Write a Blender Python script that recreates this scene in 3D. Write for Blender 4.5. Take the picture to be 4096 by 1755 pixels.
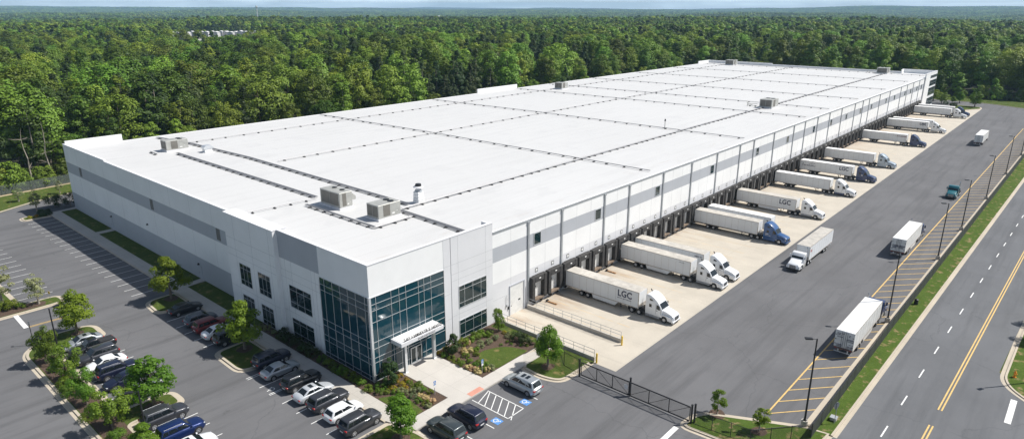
import bpy, bmesh, math, random
import numpy as np
from mathutils import Vector, Matrix, noise as mnoise

for _o in list(bpy.data.objects):
    bpy.data.objects.remove(_o)
S = bpy.context.scene
COL = S.collection
R = math.radians

# ------------------------------------------------------------------ camera, sky, sun, exposure
CAM = Vector((-39.999, -55.942, 41.0))
F_PX, PITCH, YAW = 2663.0, 17.6927, 41.2461          # focal length in pixels of the 4096 wide photograph
cd = bpy.data.cameras.new('camera')
cam = bpy.data.objects.new('camera', cd)
COL.objects.link(cam)
cam.location = CAM
cam.rotation_euler = (R(90 - PITCH), 0, R(YAW - 90))
cd.sensor_fit = 'HORIZONTAL'
cd.sensor_width = 36.0
cd.lens = F_PX / 4096 * 36.0
cd.clip_start = 0.5
cd.clip_end = 40000
S.camera = cam

SUN_DIR = Vector((0.60, -0.50, 1.0)).normalized()
EL = math.asin(SUN_DIR.z)
ROT = math.atan2(SUN_DIR.x, SUN_DIR.y)
W = bpy.data.worlds.new('World')
S.world = W
W.use_nodes = True
nt = W.node_tree
nt.nodes.clear()
wo = nt.nodes.new('ShaderNodeOutputWorld')
bg = nt.nodes.new('ShaderNodeBackground')
sky = nt.nodes.new('ShaderNodeTexSky')
sky.sky_type = 'NISHITA'
sky.sun_disc = False
sky.sun_elevation = EL
sky.sun_rotation = ROT
sky.altitude = 100
sky.air_density = 1.0
sky.dust_density = 1.6
sky.ozone_density = 1.4
# thin soft cloud sheet in the sky
tcn = nt.nodes.new('ShaderNodeTexCoord')
mpn = nt.nodes.new('ShaderNodeMapping')
mpn.inputs['Scale'].default_value = (3.0, 3.0, 26.0)
nzn = nt.nodes.new('ShaderNodeTexNoise')
nzn.inputs['Scale'].default_value = 2.2
nzn.inputs['Detail'].default_value = 6
nzn.inputs['Roughness'].default_value = 0.6
rmp = nt.nodes.new('ShaderNodeValToRGB')
rmp.color_ramp.elements[0].position = 0.40
rmp.color_ramp.elements[0].color = (0.45, 0.45, 0.45, 1)
rmp.color_ramp.elements[1].position = 0.72
rmp.color_ramp.elements[1].color = (0.95, 0.95, 0.95, 1)
mxn = nt.nodes.new('ShaderNodeMix')
mxn.data_type = 'RGBA'
mxn.inputs[7].default_value = (20.0, 22.6, 25.0, 1)
nt.links.new(tcn.outputs['Generated'], mpn.inputs['Vector'])
nt.links.new(mpn.outputs['Vector'], nzn.inputs['Vector'])
nt.links.new(nzn.outputs['Fac'], rmp.inputs['Fac'])
sxy = nt.nodes.new('ShaderNodeSeparateXYZ')
nt.links.new(tcn.outputs['Generated'], sxy.inputs[0])
lowm = nt.nodes.new('ShaderNodeMapRange')           # the cloud sheet lies low, towards the horizon
lowm.inputs[1].default_value, lowm.inputs[2].default_value = 0.03, 0.22
lowm.inputs[3].default_value, lowm.inputs[4].default_value = 1.0, 0.05
nt.links.new(sxy.outputs['Z'], lowm.inputs[0])
mulm = nt.nodes.new('ShaderNodeMath')
mulm.operation = 'MULTIPLY'
nt.links.new(rmp.outputs['Color'], mulm.inputs[0])
nt.links.new(lowm.outputs[0], mulm.inputs[1])
nt.links.new(mulm.outputs[0], mxn.inputs[0])
nt.links.new(sky.outputs['Color'], mxn.inputs[6])
nt.links.new(mxn.outputs[2], bg.inputs['Color'])
bg.inputs['Strength'].default_value = 0.068
nt.links.new(bg.outputs['Background'], wo.inputs['Surface'])

sl = bpy.data.lights.new('sun', 'SUN')
sun = bpy.data.objects.new('sun', sl)
COL.objects.link(sun)
sl.energy = 4.9
sl.angle = R(0.53)
sl.color = (1.0, 0.965, 0.91)
sun.rotation_euler = SUN_DIR.to_track_quat('Z', 'Y').to_euler()
sun.location = (0, 0, 200)
S.view_settings.view_transform = 'Standard'
S.view_settings.look = 'None'
S.view_settings.exposure = 0.18
S.view_settings.gamma = 1.0
S.cycles.use_denoising = True
S.cycles.max_bounces = 6
S.cycles.diffuse_bounces = 3
S.cycles.glossy_bounces = 3
S.cycles.transmission_bounces = 4
S.cycles.volume_bounces = 0
S.cycles.transparent_max_bounces = 8
S.cycles.sample_clamp_indirect = 6.0

# ------------------------------------------------------------------ small helpers
RNG = random.Random(7)
ORD = ['first', 'second', 'third', 'fourth', 'fifth', 'sixth', 'seventh', 'eighth', 'ninth', 'tenth', 'eleventh', 'twelfth',
       'thirteenth', 'fourteenth', 'fifteenth', 'sixteenth', 'seventeenth', 'eighteenth', 'nineteenth', 'twentieth']


def project(p):
    d = Vector(p) - CAM
    cy, sy = math.cos(R(YAW)), math.sin(R(YAW))
    g = d.x * cy + d.y * sy
    r = d.x * sy - d.y * cy
    ct, st = math.cos(R(PITCH)), math.sin(R(PITCH))
    z = g * ct - d.z * st
    y = -g * st - d.z * ct
    if z < 1:
        return None
    return 2048 + F_PX * r / z, 877.5 + F_PX * y / z, z


def tag(o, label=None, cat=None, group=None, kind=None):
    if label: o['label'] = label
    if cat: o['category'] = cat
    if group: o['group'] = group
    if kind: o['kind'] = kind
    return o


def empty(name, loc=(0, 0, 0), rz=0.0, label=None, cat=None, group=None):
    o = bpy.data.objects.new(name, None)
    o.empty_display_size = 0.5
    COL.objects.link(o)
    o.location = loc
    o.rotation_euler = (0, 0, rz)
    return tag(o, label, cat, group)


def link(name, me, parent=None, loc=None):
    o = bpy.data.objects.new(name, me)
    COL.objects.link(o)
    if parent is not None: o.parent = parent
    if loc is not None: o.location = loc
    return o


def copy_tree(o, parent=None):
    c = o.copy()
    COL.objects.link(c)
    if parent is not None: c.parent = parent
    for ch in list(o.children):
        copy_tree(ch, c)
    return c


class MB:
    """collects faces, builds one mesh object"""

    def __init__(s):
        s.v, s.f, s.m = [], [], []

    def add(s, vs, fs, m=0):
        n = len(s.v)
        s.v += [tuple(v) for v in vs]
        for f in fs:
            s.f.append([i + n for i in f])
            s.m.append(m)

    def quad(s, a, b, c, d, m=0):
        s.add([a, b, c, d], [(0, 1, 2, 3)], m)

    def box(s, x0, y0, z0, x1, y1, z1, m=0):
        v = [(x0, y0, z0), (x1, y0, z0), (x1, y1, z0), (x0, y1, z0), (x0, y0, z1), (x1, y0, z1), (x1, y1, z1), (x0, y1, z1)]
        s.add(v, [(3, 2, 1, 0), (4, 5, 6, 7), (0, 1, 5, 4), (1, 2, 6, 5), (2, 3, 7, 6), (3, 0, 4, 7)], m)
        return s

    def prism(s, poly, z0, z1, m=0, mtop=None):
        n = len(poly)
        a = sum(poly[i][0] * poly[(i + 1) % n][1] - poly[(i + 1) % n][0] * poly[i][1] for i in range(n))
        if a < 0: poly = poly[::-1]
        v = [(p[0], p[1], z0) for p in poly] + [(p[0], p[1], z1) for p in poly]
        s.add(v, [(i, (i + 1) % n, n + (i + 1) % n, n + i) for i in range(n)] + [tuple(range(n - 1, -1, -1))], m)
        s.add(v[n:], [tuple(range(n))], m if mtop is None else mtop)
        return s

    def sheet(s, poly, z, m=0):
        n = len(poly)
        a = sum(poly[i][0] * poly[(i + 1) % n][1] - poly[(i + 1) % n][0] * poly[i][1] for i in range(n))
        if a < 0: poly = poly[::-1]
        s.add([(p[0], p[1], z) for p in poly], [tuple(range(n))], m)
        return s

    def strip(s, p, q, w, z, m=0):
        """flat line from p to q of width w"""
        d = Vector((q[0] - p[0], q[1] - p[1]))
        n = Vector((-d.y, d.x)).normalized() * (w / 2)
        s.sheet([(p[0] - n.x, p[1] - n.y), (q[0] - n.x, q[1] - n.y), (q[0] + n.x, q[1] + n.y), (p[0] + n.x, p[1] + n.y)], z, m)

    def side(s, prof, y0, y1, m=0):
        """profile of (x,z) points extruded along y"""
        n = len(prof)
        a = sum(prof[i][0] * prof[(i + 1) % n][1] - prof[(i + 1) % n][0] * prof[i][1] for i in range(n))
        if a < 0: prof = prof[::-1]
        v = [(p[0], y0, p[1]) for p in prof] + [(p[0], y1, p[1]) for p in prof]
        s.add(v, [(n + i, n + (i + 1) % n, (i + 1) % n, i) for i in range(n)] + [tuple(range(n)), tuple(range(2 * n - 1, n - 1, -1))], m)
        return s

    def tube(s, p, q, r0, r1=None, n=8, m=0, caps=True):
        r1 = r0 if r1 is None else r1
        p, q = Vector(p), Vector(q)
        d = (q - p).normalized()
        a = d.orthogonal().normalized()
        b = d.cross(a)
        v = []
        for c, r in ((p, r0), (q, r1)):
            for i in range(n):
                t = 2 * math.pi * i / n
                v.append(c + (a * math.cos(t) + b * math.sin(t)) * r)
        f = [(i, (i + 1) % n, n + (i + 1) % n, n + i) for i in range(n)]
        if caps: f += [tuple(range(n - 1, -1, -1)), tuple(range(n, 2 * n))]
        s.add(v, f, m)
        return s

    def mesh(s, name, mats, bevel=0, smooth=None, segs=2):
        me = bpy.data.meshes.new(name)
        me.from_pydata(s.v, [], s.f)
        for i, m in enumerate(s.m):
            me.polygons[i].material_index = m
        for m in (mats if isinstance(mats, (list, tuple)) else [mats]):
            me.materials.append(m)
        if bevel:
            bm = bmesh.new()
            bm.from_mesh(me)
            bmesh.ops.remove_doubles(bm, verts=bm.verts, dist=1e-5)
            bmesh.ops.bevel(bm, geom=[e for e in bm.edges if len(e.link_faces) == 2 and e.calc_face_angle(0) > 0.25],
                            offset=bevel, segments=segs, profile=0.5, affect='EDGES', clamp_overlap=True)
            bmesh.ops.recalc_face_normals(bm, faces=bm.faces)
            bm.to_mesh(me)
            bm.free()
        if smooth is not None:
            me.polygons.foreach_set('use_smooth', [True] * len(me.polygons))
            me.set_sharp_from_angle(angle=R(smooth))
        me.update()
        return me

    def build(s, name, mats, parent=None, bevel=0, smooth=None, loc=None, segs=2):
        return link(name, s.mesh(name, mats, bevel, smooth, segs), parent, loc)


def round_poly(pts, r, n=6):
    out = []
    N = len(pts)
    for i in range(N):
        p = Vector(pts[i][:2])
        rr = pts[i][2] if len(pts[i]) > 2 else r
        a = Vector(pts[i - 1][:2])
        b = Vector(pts[(i + 1) % N][:2])
        if rr <= 0:
            out.append((p.x, p.y))
            continue
        da, db = (a - p), (b - p)
        rr = min(rr, da.length * 0.49, db.length * 0.49)
        s0, s1 = p + da.normalized() * rr, p + db.normalized() * rr
        for k in range(n + 1):
            t = k / n
            q = s0 * (1 - t) ** 2 + p * 2 * t * (1 - t) + s1 * t ** 2
            out.append((q.x, q.y))
    return out


def inset_poly(poly, d):
    n = len(poly)
    a = sum(poly[i][0] * poly[(i + 1) % n][1] - poly[(i + 1) % n][0] * poly[i][1] for i in range(n))
    if a < 0: poly = poly[::-1]
    out = []
    for i in range(n):
        p, q, r = Vector(poly[i - 1]), Vector(poly[i]), Vector(poly[(i + 1) % n])
        e0, e1 = (q - p), (r - q)
        if e0.length < 1e-6 or e1.length < 1e-6:
            out.append((q.x, q.y)); continue
        e0.normalize(); e1.normalize()
        n0, n1 = Vector((-e0.y, e0.x)), Vector((-e1.y, e1.x))
        b = n0 + n1
        k = d / max(0.35, (1 + n0.dot(n1)) / 2) / 2 if b.length > 1e-6 else 0
        out.append((q.x + b.x * k, q.y + b.y * k))
    return out


# ------------------------------------------------------------------ materials
MATS = {}


def nodes(name):
    m = bpy.data.materials.new(name)
    m.use_nodes = True
    t = m.node_tree
    return m, t, t.nodes['Principled BSDF']


def N(t, typ, **kw):
    n = t.nodes.new(typ)
    for k, v in kw.items():
        if k in n.inputs: n.inputs[k].default_value = v
        else: setattr(n, k, v)
    return n


def rgba(c):
    return (c[0], c[1], c[2], 1.0)


def mixrgb(t, fac, a, b, blend='MIX'):
    m = t.nodes.new('ShaderNodeMix')
    m.data_type = 'RGBA'
    m.blend_type = blend
    for s, v in ((0, fac), (6, a), (7, b)):
        if hasattr(v, 'is_output'): t.links.new(v, m.inputs[s])
        elif s == 0: m.inputs[0].default_value = v
        else: m.inputs[s].default_value = rgba(v)
    return m.outputs[2]


def ramp(t, src, p0, p1, c0=0.0, c1=1.0):
    r = t.nodes.new('ShaderNodeMapRange')
    r.inputs[1].default_value, r.inputs[2].default_value = p0, p1
    r.inputs[3].default_value, r.inputs[4].default_value = c0, c1
    t.links.new(src, r.inputs[0])
    return r.outputs[0]


def coords(t, scale=(1, 1, 1), world=True, rot=(0, 0, 0)):
    mp = t.nodes.new('ShaderNodeMapping')
    mp.inputs['Scale'].default_value = scale
    mp.inputs['Rotation'].default_value = rot
    if world:
        g = t.nodes.new('ShaderNodeNewGeometry')
        t.links.new(g.outputs['Position'], mp.inputs['Vector'])
    else:
        g = t.nodes.new('ShaderNodeTexCoord')
        t.links.new(g.outputs['Object'], mp.inputs['Vector'])
    return mp.outputs['Vector']


def noise(t, vec, scale, detail=4, rough=0.55):
    n = N(t, 'ShaderNodeTexNoise', Scale=scale, Detail=detail, Roughness=rough)
    t.links.new(vec, n.inputs['Vector'])
    return n.outputs['Fac']


def paint(name, col, rough=0.5, metal=0.0, var=0.12, scale=1.2, coat=0.0, spec=0.5):
    if name in MATS: return MATS[name]
    m, t, b = nodes(name)
    v = coords(t)
    f = noise(t, v, scale, 5)
    c = mixrgb(t, ramp(t, f, 0.3, 0.7), [x * (1 - var) for x in col], [min(1, x * (1 + var)) for x in col])
    t.links.new(c, b.inputs['Base Color'])
    b.inputs['Roughness'].default_value = rough
    b.inputs['Metallic'].default_value = metal
    b.inputs['Specular IOR Level'].default_value = spec
    if coat:
        b.inputs['Coat Weight'].default_value = coat
        b.inputs['Coat Roughness'].default_value = 0.05
    MATS[name] = m
    return m


def asphalt(name, col, streak_rot, streak=0.5):
    m, t, b = nodes(name)
    v = coords(t)
    fine = noise(t, v, 9.0, 3, 0.7)
    big = noise(t, v, 0.09, 5, 0.6)
    sv = coords(t, (0.035, 0.55, 1), True, (0, 0, streak_rot))
    st = noise(t, sv, 1.0, 5, 0.62)
    c = mixrgb(t, ramp(t, big, 0.3, 0.7), [x * 0.84 for x in col], [x * 1.18 for x in col])
    c = mixrgb(t, ramp(t, st, 0.48, 0.70, 0, streak), c, [x * 0.60 for x in col])
    mid = noise(t, coords(t, (0.35, 0.9, 1), True, (0, 0, streak_rot + 0.5)), 0.5, 6, 0.7)
    c = mixrgb(t, ramp(t, mid, 0.56, 0.72, 0, 0.45), c, [x * 0.66 for x in col])
    pale = noise(t, coords(t, (0.12, 0.5, 1), True, (0, 0, streak_rot - 0.15)), 0.9, 6, 0.7)
    c = mixrgb(t, ramp(t, pale, 0.60, 0.80, 0, 0.4), c, [x * 1.5 for x in col])
    c = mixrgb(t, ramp(t, fine, 0.3, 0.7, 0, 0.35), c, [x * 1.35 for x in col])
    fine2 = noise(t, v, 45.0, 2, 0.8)
    c = mixrgb(t, ramp(t, fine2, 0.35, 0.65, 0, 0.3), c, [x * 0.7 for x in col])
    sp = noise(t, coords(t, (1, 1, 1)), 0.6, 3, 0.5)
    c = mixrgb(t, ramp(t, sp, 0.68, 0.76, 0, 0.45), c, [x * 0.55 for x in col])
    # wandering sealed cracks
    wv = N(t, 'ShaderNodeTexVoronoi', feature='DISTANCE_TO_EDGE', Scale=0.045)
    dv = t.nodes.new('ShaderNodeVectorMath')
    dv.operation = 'ADD'
    nz = N(t, 'ShaderNodeTexNoise', Scale=0.35, Detail=5)
    t.links.new(v, nz.inputs['Vector'])
    sc = t.nodes.new('ShaderNodeVectorMath'); sc.operation = 'SCALE'; sc.inputs[3].default_value = 3.0
    t.links.new(nz.outputs['Color'], sc.inputs[0])
    t.links.new(v, dv.inputs[0]); t.links.new(sc.outputs[0], dv.inputs[1])
    t.links.new(dv.outputs[0], wv.inputs['Vector'])
    ck = ramp(t, wv.outputs['Distance'], 0.0006, 0.0035, 0.30, 0.0)
    c = mixrgb(t, ck, c, [x * 0.45 for x in col])
    t.links.new(c, b.inputs['Base Color'])
    b.inputs['Roughness'].default_value = 0.9
    b.inputs['Specular IOR Level'].default_value = 0.25
    bp = N(t, 'ShaderNodeBump', Strength=0.25, Distance=0.02)
    t.links.new(fine, bp.inputs['Height'])
    t.links.new(bp.outputs['Normal'], b.inputs['Normal'])
    return m


def concrete(name, col, jx, jy, stain=0.0, joint=0.75, off=(0, 0)):
    m, t, b = nodes(name)
    v = coords(t)
    big = noise(t, v, 0.22, 6, 0.65)
    fine = noise(t, v, 7.0, 4, 0.7)
    c = mixrgb(t, ramp(t, big, 0.3, 0.7), [x * 0.88 for x in col], [x * 1.08 for x in col])
    c = mixrgb(t, ramp(t, fine, 0.3, 0.7, 0, 0.3), c, [x * 0.8 for x in col])
    if stain:
        sv = coords(t, (0.75, 0.16, 1))
        s1 = noise(t, sv, 0.9, 5, 0.6)
        g = t.nodes.new('ShaderNodeNewGeometry')
        sp = t.nodes.new('ShaderNodeSeparateXYZ')
        t.links.new(g.outputs['Position'], sp.inputs[0])
        near = ramp(t, sp.outputs['Y'], -9.0, -0.5, 0.0, 1.0)
        mu = t.nodes.new('ShaderNodeMath'); mu.operation = 'MULTIPLY'
        t.links.new(ramp(t, s1, 0.46, 0.75, 0, stain), mu.inputs[0]); t.links.new(near, mu.inputs[1])
        c = mixrgb(t, mu.outputs[0], c, (0.30, 0.17, 0.08))
        ty = noise(t, coords(t, (1.3, 0.1, 1)), 1.0, 5, 0.6)
        c = mixrgb(t, ramp(t, ty, 0.55, 0.8, 0, 0.4), c, [x * 0.66 for x in col])
    bt = N(t, 'ShaderNodeTexBrick', Scale=1.0)
    bt.offset = 0.0
    bt.inputs['Color1'].default_value = bt.inputs['Color2'].default_value = (0, 0, 0, 1)
    bt.inputs['Mortar'].default_value = (1, 1, 1, 1)
    bt.inputs['Mortar Size'].default_value = 0.02
    bt.inputs['Mortar Smooth'].default_value = 0.3
    bt.inputs['Brick Width'].default_value = jx
    bt.inputs['Row Height'].default_value = jy
    mp = coords(t)
    mp.node.inputs['Location'].default_value = (off[0], off[1], 0)
    t.links.new(mp, bt.inputs['Vector'])
    c = mixrgb(t, ramp(t, bt.outputs['Fac'], 0, 1, 0, 0.6), c, [x * joint * 0.7 for x in col])
    t.links.new(c, b.inputs['Base Color'])
    b.inputs['Roughness'].default_value = 0.85
    return m


def grass(name, c0, c1, dry, dry_amt):
    m, t, b = nodes(name)
    v = coords(t)
    f = noise(t, v, 3.0, 6, 0.75)
    g = noise(t, v, 0.5, 5, 0.6)
    h = noise(t, coords(t, (1, 1, 1)), 0.8, 4, 0.62)
    c = mixrgb(t, ramp(t, f, 0.3, 0.7), c0, c1)
    c = mixrgb(t, ramp(t, g, 0.35, 0.65, 0, 0.5), c, [x * 0.7 for x in c0])
    c = mixrgb(t, ramp(t, h, 0.60 - dry_amt, 0.72 - dry_amt), c, dry)
    ff = noise(t, v, 14.0, 3, 0.8)
    c = mixrgb(t, ramp(t, ff, 0.4, 0.62, 0, 0.6), c, [x * 0.45 for x in c0])
    t.links.new(c, b.inputs['Base Color'])
    b.inputs['Roughness'].default_value = 0.95
    b.inputs['Specular IOR Level'].default_value = 0.1
    bp = N(t, 'ShaderNodeBump', Strength=0.8, Distance=0.08)
    t.links.new(f, bp.inputs['Height'])
    t.links.new(bp.outputs['Normal'], b.inputs['Normal'])
    return m


def mulch(name, col):
    m, t, b = nodes(name)
    v = coords(t)
    f = noise(t, v, 6.0, 6, 0.8)
    c = mixrgb(t, ramp(t, f, 0.3, 0.7), [x * 0.5 for x in col], [x * 1.6 for x in col])
    t.links.new(c, b.inputs['Base Color'])
    b.inputs['Roughness'].default_value = 1.0
    bp = N(t, 'ShaderNodeBump', Strength=0.8, Distance=0.06)
    t.links.new(f, bp.inputs['Height'])
    t.links.new(bp.outputs['Normal'], b.inputs['Normal'])
    return m


def roofing(name, col):
    m, t, b = nodes(name)
    v = coords(t)
    big = noise(t, v, 0.05, 5, 0.6)
    c = mixrgb(t, ramp(t, big, 0.3, 0.7), [x * 0.955 for x in col], col)
    sv = coords(t, (0.05, 0.5, 1))
    st = noise(t, sv, 1.0, 6, 0.65)
    c = mixrgb(t, ramp(t, st, 0.50, 0.75, 0, 0.55), c, [x * 0.84 for x in col])
    g_ = t.nodes.new('ShaderNodeNewGeometry'); s_ = t.nodes.new('ShaderNodeSeparateXYZ'); t.links.new(g_.outputs['Position'], s_.inputs[0])
    edge = noise(t, coords(t, (0.12, 0.7, 1)), 1.3, 6, 0.7)
    m_ = t.nodes.new('ShaderNodeMath'); m_.operation = 'MULTIPLY'
    t.links.new(ramp(t, edge, 0.56, 0.72, 0, 0.7), m_.inputs[0]); t.links.new(ramp(t, s_.outputs['Y'], 7.0, 1.5, 0, 1), m_.inputs[1])
    c = mixrgb(t, m_.outputs[0], c, (0.40, 0.33, 0.26))
    dirt = noise(t, coords(t, (0.25, 0.9, 1)), 0.7, 6, 0.7)
    c = mixrgb(t, ramp(t, dirt, 0.62, 0.78, 0, 0.5), c, (0.46, 0.41, 0.35))
    pond = noise(t, v, 0.16, 3, 0.5)
    c = mixrgb(t, ramp(t, pond, 0.60, 0.66, 0, 0.14), c, (0.42, 0.42, 0.43))
    bt = N(t, 'ShaderNodeTexBrick', Scale=1.0)
    bt.offset = 0.37
    bt.inputs['Color1'].default_value = bt.inputs['Color2'].default_value = (0, 0, 0, 1)
    bt.inputs['Mortar'].default_value = (1, 1, 1, 1)
    bt.inputs['Mortar Size'].default_value = 0.035
    bt.inputs['Mortar Smooth'].default_value = 0.2
    bt.inputs['Brick Width'].default_value = 30
    bt.inputs['Row Height'].default_value = 3.05
    t.links.new(coords(t), bt.inputs['Vector'])
    c = mixrgb(t, ramp(t, bt.outputs['Fac'], 0, 1, 0, 0.75), c, [x * 0.74 for x in col])
    t.links.new(c, b.inputs['Base Color'])
    b.inputs['Roughness'].default_value = 0.6
    return m


def wallpaint(name, col):
    m, t, b = nodes(name)
    v = coords(t)
    big = noise(t, v, 0.3, 5, 0.6)
    stv = noise(t, coords(t, (1.4, 1.4, 0.12)), 1.0, 5, 0.6)
    c = mixrgb(t, ramp(t, big, 0.3, 0.7), [x * 0.955 for x in col], [min(1, x * 1.03) for x in col])
    c = mixrgb(t, ramp(t, stv, 0.55, 0.8, 0, 0.3), c, [x * 0.90 for x in col])
    t.links.new(c, b.inputs['Base Color'])
    b.inputs['Roughness'].default_value = 0.75
    fine = noise(t, v, 22.0, 2, 0.6)
    bp = N(t, 'ShaderNodeBump', Strength=0.06, Distance=0.02)
    t.links.new(fine, bp.inputs['Height'])
    t.links.new(bp.outputs['Normal'], b.inputs['Normal'])
    return m


def glass_mat(name, col, rough=0.03, wob=0.0):
    m, t, b = nodes(name)
    b.inputs['Base Color'].default_value = rgba(col)
    b.inputs['Roughness'].default_value = rough
    b.inputs['IOR'].default_value = 1.55
    b.inputs['Specular IOR Level'].default_value = 0.5
    if wob:
        f = noise(t, coords(t), 0.35, 2, 0.5)
        bp = N(t, 'ShaderNodeBump', Strength=wob, Distance=0.08)
        t.links.new(f, bp.inputs['Height'])
        t.links.new(bp.outputs['Normal'], b.inputs['Normal'])
    return m


def leaf_mat(name, dark, light, var=0.35, trans=0.28):
    m, t, b = nodes(name)
    at = t.nodes.new('ShaderNodeAttribute')
    at.attribute_name = 'tint'
    oi = t.nodes.new('ShaderNodeObjectInfo')
    c = mixrgb(t, at.outputs['Fac'], dark, light)
    hs = t.nodes.new('ShaderNodeHueSaturation')
    t.links.new(c, hs.inputs['Color'])
    t.links.new(ramp(t, oi.outputs['Random'], 0, 1, 1 - var, 1 + var), hs.inputs['Value'])
    w = t.nodes.new('ShaderNodeTexWhiteNoise'); w.noise_dimensions = '1D'
    t.links.new(oi.outputs['Random'], w.inputs['W'])
    t.links.new(ramp(t, w.outputs['Value'], 0, 1, 0.462, 0.520), hs.inputs['Hue'])
    t.links.new(hs.outputs['Color'], b.inputs['Base Color'])
    b.inputs['Roughness'].default_value = 0.55
    b.inputs['Specular IOR Level'].default_value = 0.25
    tr = t.nodes.new('ShaderNodeBsdfTranslucent')
    mul = mixrgb(t, 1.0, hs.outputs['Color'], (1.5, 1.7, 0.7), 'MULTIPLY')
    t.links.new(mul, tr.inputs['Color'])
    mx = t.nodes.new('ShaderNodeMixShader')
    mx.inputs[0].default_value = trans
    out = t.nodes['Material Output']
    t.links.new(b.outputs[0], mx.inputs[1]); t.links.new(tr.outputs[0], mx.inputs[2])
    t.links.new(mx.outputs[0], out.inputs['Surface'])
    return m


M = {}
M['asphalt'] = asphalt('court_asphalt', (0.142, 0.142, 0.147), 0.0, 0.85)
M['road'] = asphalt('road_asphalt', (0.145, 0.149, 0.157), R(1.3), 0.8)
M['apron'] = concrete('apron_concrete', (0.535, 0.485, 0.405), 5.6, 6.4, 0.9)
M['walk'] = concrete('walk_concrete', (0.50, 0.47, 0.42), 1.6, 1.6)
M['plaza'] = concrete('plaza_concrete', (0.55, 0.52, 0.475), 2.8, 3.4, 0.0, 0.8, (0.5, 0.2))
M['kerb'] = concrete('kerb_concrete', (0.52, 0.455, 0.36), 3.0, 3.0)
M['grass'] = grass('lawn_grass', (0.070, 0.112, 0.020), (0.130, 0.165, 0.042), (0.27, 0.21, 0.09), 0.03)
M['strip'] = grass('verge_grass', (0.072, 0.125, 0.020), (0.125, 0.185, 0.038), (0.38, 0.27, 0.15), 0.045)
M['mulch'] = mulch('bark_mulch', (0.085, 0.055, 0.038))
M['soil'] = mulch('forest_floor', (0.03, 0.032, 0.014))
M['roof'] = roofing('roof_membrane', (0.615, 0.613, 0.605))
M['white'] = wallpaint('wall_white', (0.84, 0.84, 0.835))
M['grey'] = wallpaint('wall_grey', (0.435, 0.452, 0.485))
M['lgrey'] = wallpaint('wall_light_grey', (0.70, 0.70, 0.715))
M['trim'] = paint('metal_trim', (0.40, 0.42, 0.44), 0.45, 0.3)
M['joint'] = paint('joint_sealant', (0.42, 0.43, 0.44), 0.8)
M['alum'] = paint('aluminium', (0.72, 0.74, 0.76), 0.35, 0.5, 0.05)
M['glass'] = glass_mat('curtain_glass', (0.008, 0.046, 0.066), 0.02, 0.10)
M['pane'] = glass_mat('window_glass', (0.008, 0.026, 0.030), 0.03, 0.1)
M['black'] = paint('black_metal', (0.016, 0.016, 0.018), 0.45, 0.0)
M['rubber'] = paint('rubber', (0.022, 0.022, 0.022), 0.85)
M['seal'] = paint('dock_seal_fabric', (0.045, 0.043, 0.042), 0.85, 0, 0.45, 3.0)
M['door'] = paint('dock_door_white', (0.72, 0.72, 0.70), 0.5)
M['line'] = paint('white_line_paint', (0.78, 0.78, 0.76), 0.7, 0, 0.1, 4.0)
M['yline'] = paint('yellow_line_paint', (0.68, 0.46, 0.16), 0.7, 0, 0.15, 3.0)
M['blue'] = paint('blue_pavement_paint', (0.10, 0.27, 0.60), 0.7)
M['red'] = paint('red_tactile_paving', (0.58, 0.27, 0.20), 0.8)
M['bollard'] = paint('bollard_yellow', (0.80, 0.52, 0.02), 0.5)
M['hvac'] = paint('galvanised_casing', (0.44, 0.44, 0.41), 0.5, 0.3, 0.12)
M['hvacdark'] = paint('coil_grille', (0.17, 0.16, 0.14), 0.7)
M['pipe'] = paint('pipe_grey', (0.30, 0.30, 0.31), 0.5, 0.2)
M['bark'] = paint('tree_bark', (0.17, 0.14, 0.11), 0.95, 0, 0.4, 6.0)
M['palebark'] = paint('pale_bark', (0.33, 0.29, 0.24), 0.95, 0, 0.3, 6.0)
M['sign'] = paint('sign_blue', (0.05, 0.20, 0.55), 0.4)
M['signback'] = paint('sign_back', (0.20, 0.22, 0.24), 0.5, 0.4)
M['screen'] = paint('green_screen', (0.026, 0.033, 0.024), 0.9, 0, 0.4, 2.5)
M['orange'] = paint('hydrant_orange', (0.80, 0.28, 0.02), 0.5)
M['leaf_a'] = leaf_mat('forest_leaf', (0.068, 0.130, 0.015), (0.190, 0.295, 0.032), 0.60, 0.10)
M['leaf_p'] = leaf_mat('pine_needles', (0.030, 0.060, 0.020), (0.065, 0.110, 0.030), 0.3, 0.2)
M['leaf_t'] = leaf_mat('maple_leaf', (0.080, 0.165, 0.012), (0.185, 0.30, 0.026), 0.16, 0.38)
M['leaf_d'] = leaf_mat('dark_shrub_leaf', (0.018, 0.040, 0.010), (0.050, 0.085, 0.018), 0.2, 0.2)
M['leaf_g'] = leaf_mat('shrub_leaf', (0.075, 0.145, 0.014), (0.17, 0.255, 0.026), 0.2, 0.3)
M['leaf_y'] = leaf_mat('golden_shrub_leaf', (0.24, 0.23, 0.018), (0.48, 0.38, 0.03), 0.2, 0.3)
M['leaf_s'] = leaf_mat('silver_shrub_leaf', (0.14, 0.17, 0.075), (0.30, 0.33, 0.17), 0.2, 0.25)
M['leaf_tan'] = leaf_mat('tan_grass_leaf', (0.36, 0.28, 0.13), (0.68, 0.55, 0.30), 0.15, 0.25)


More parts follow.
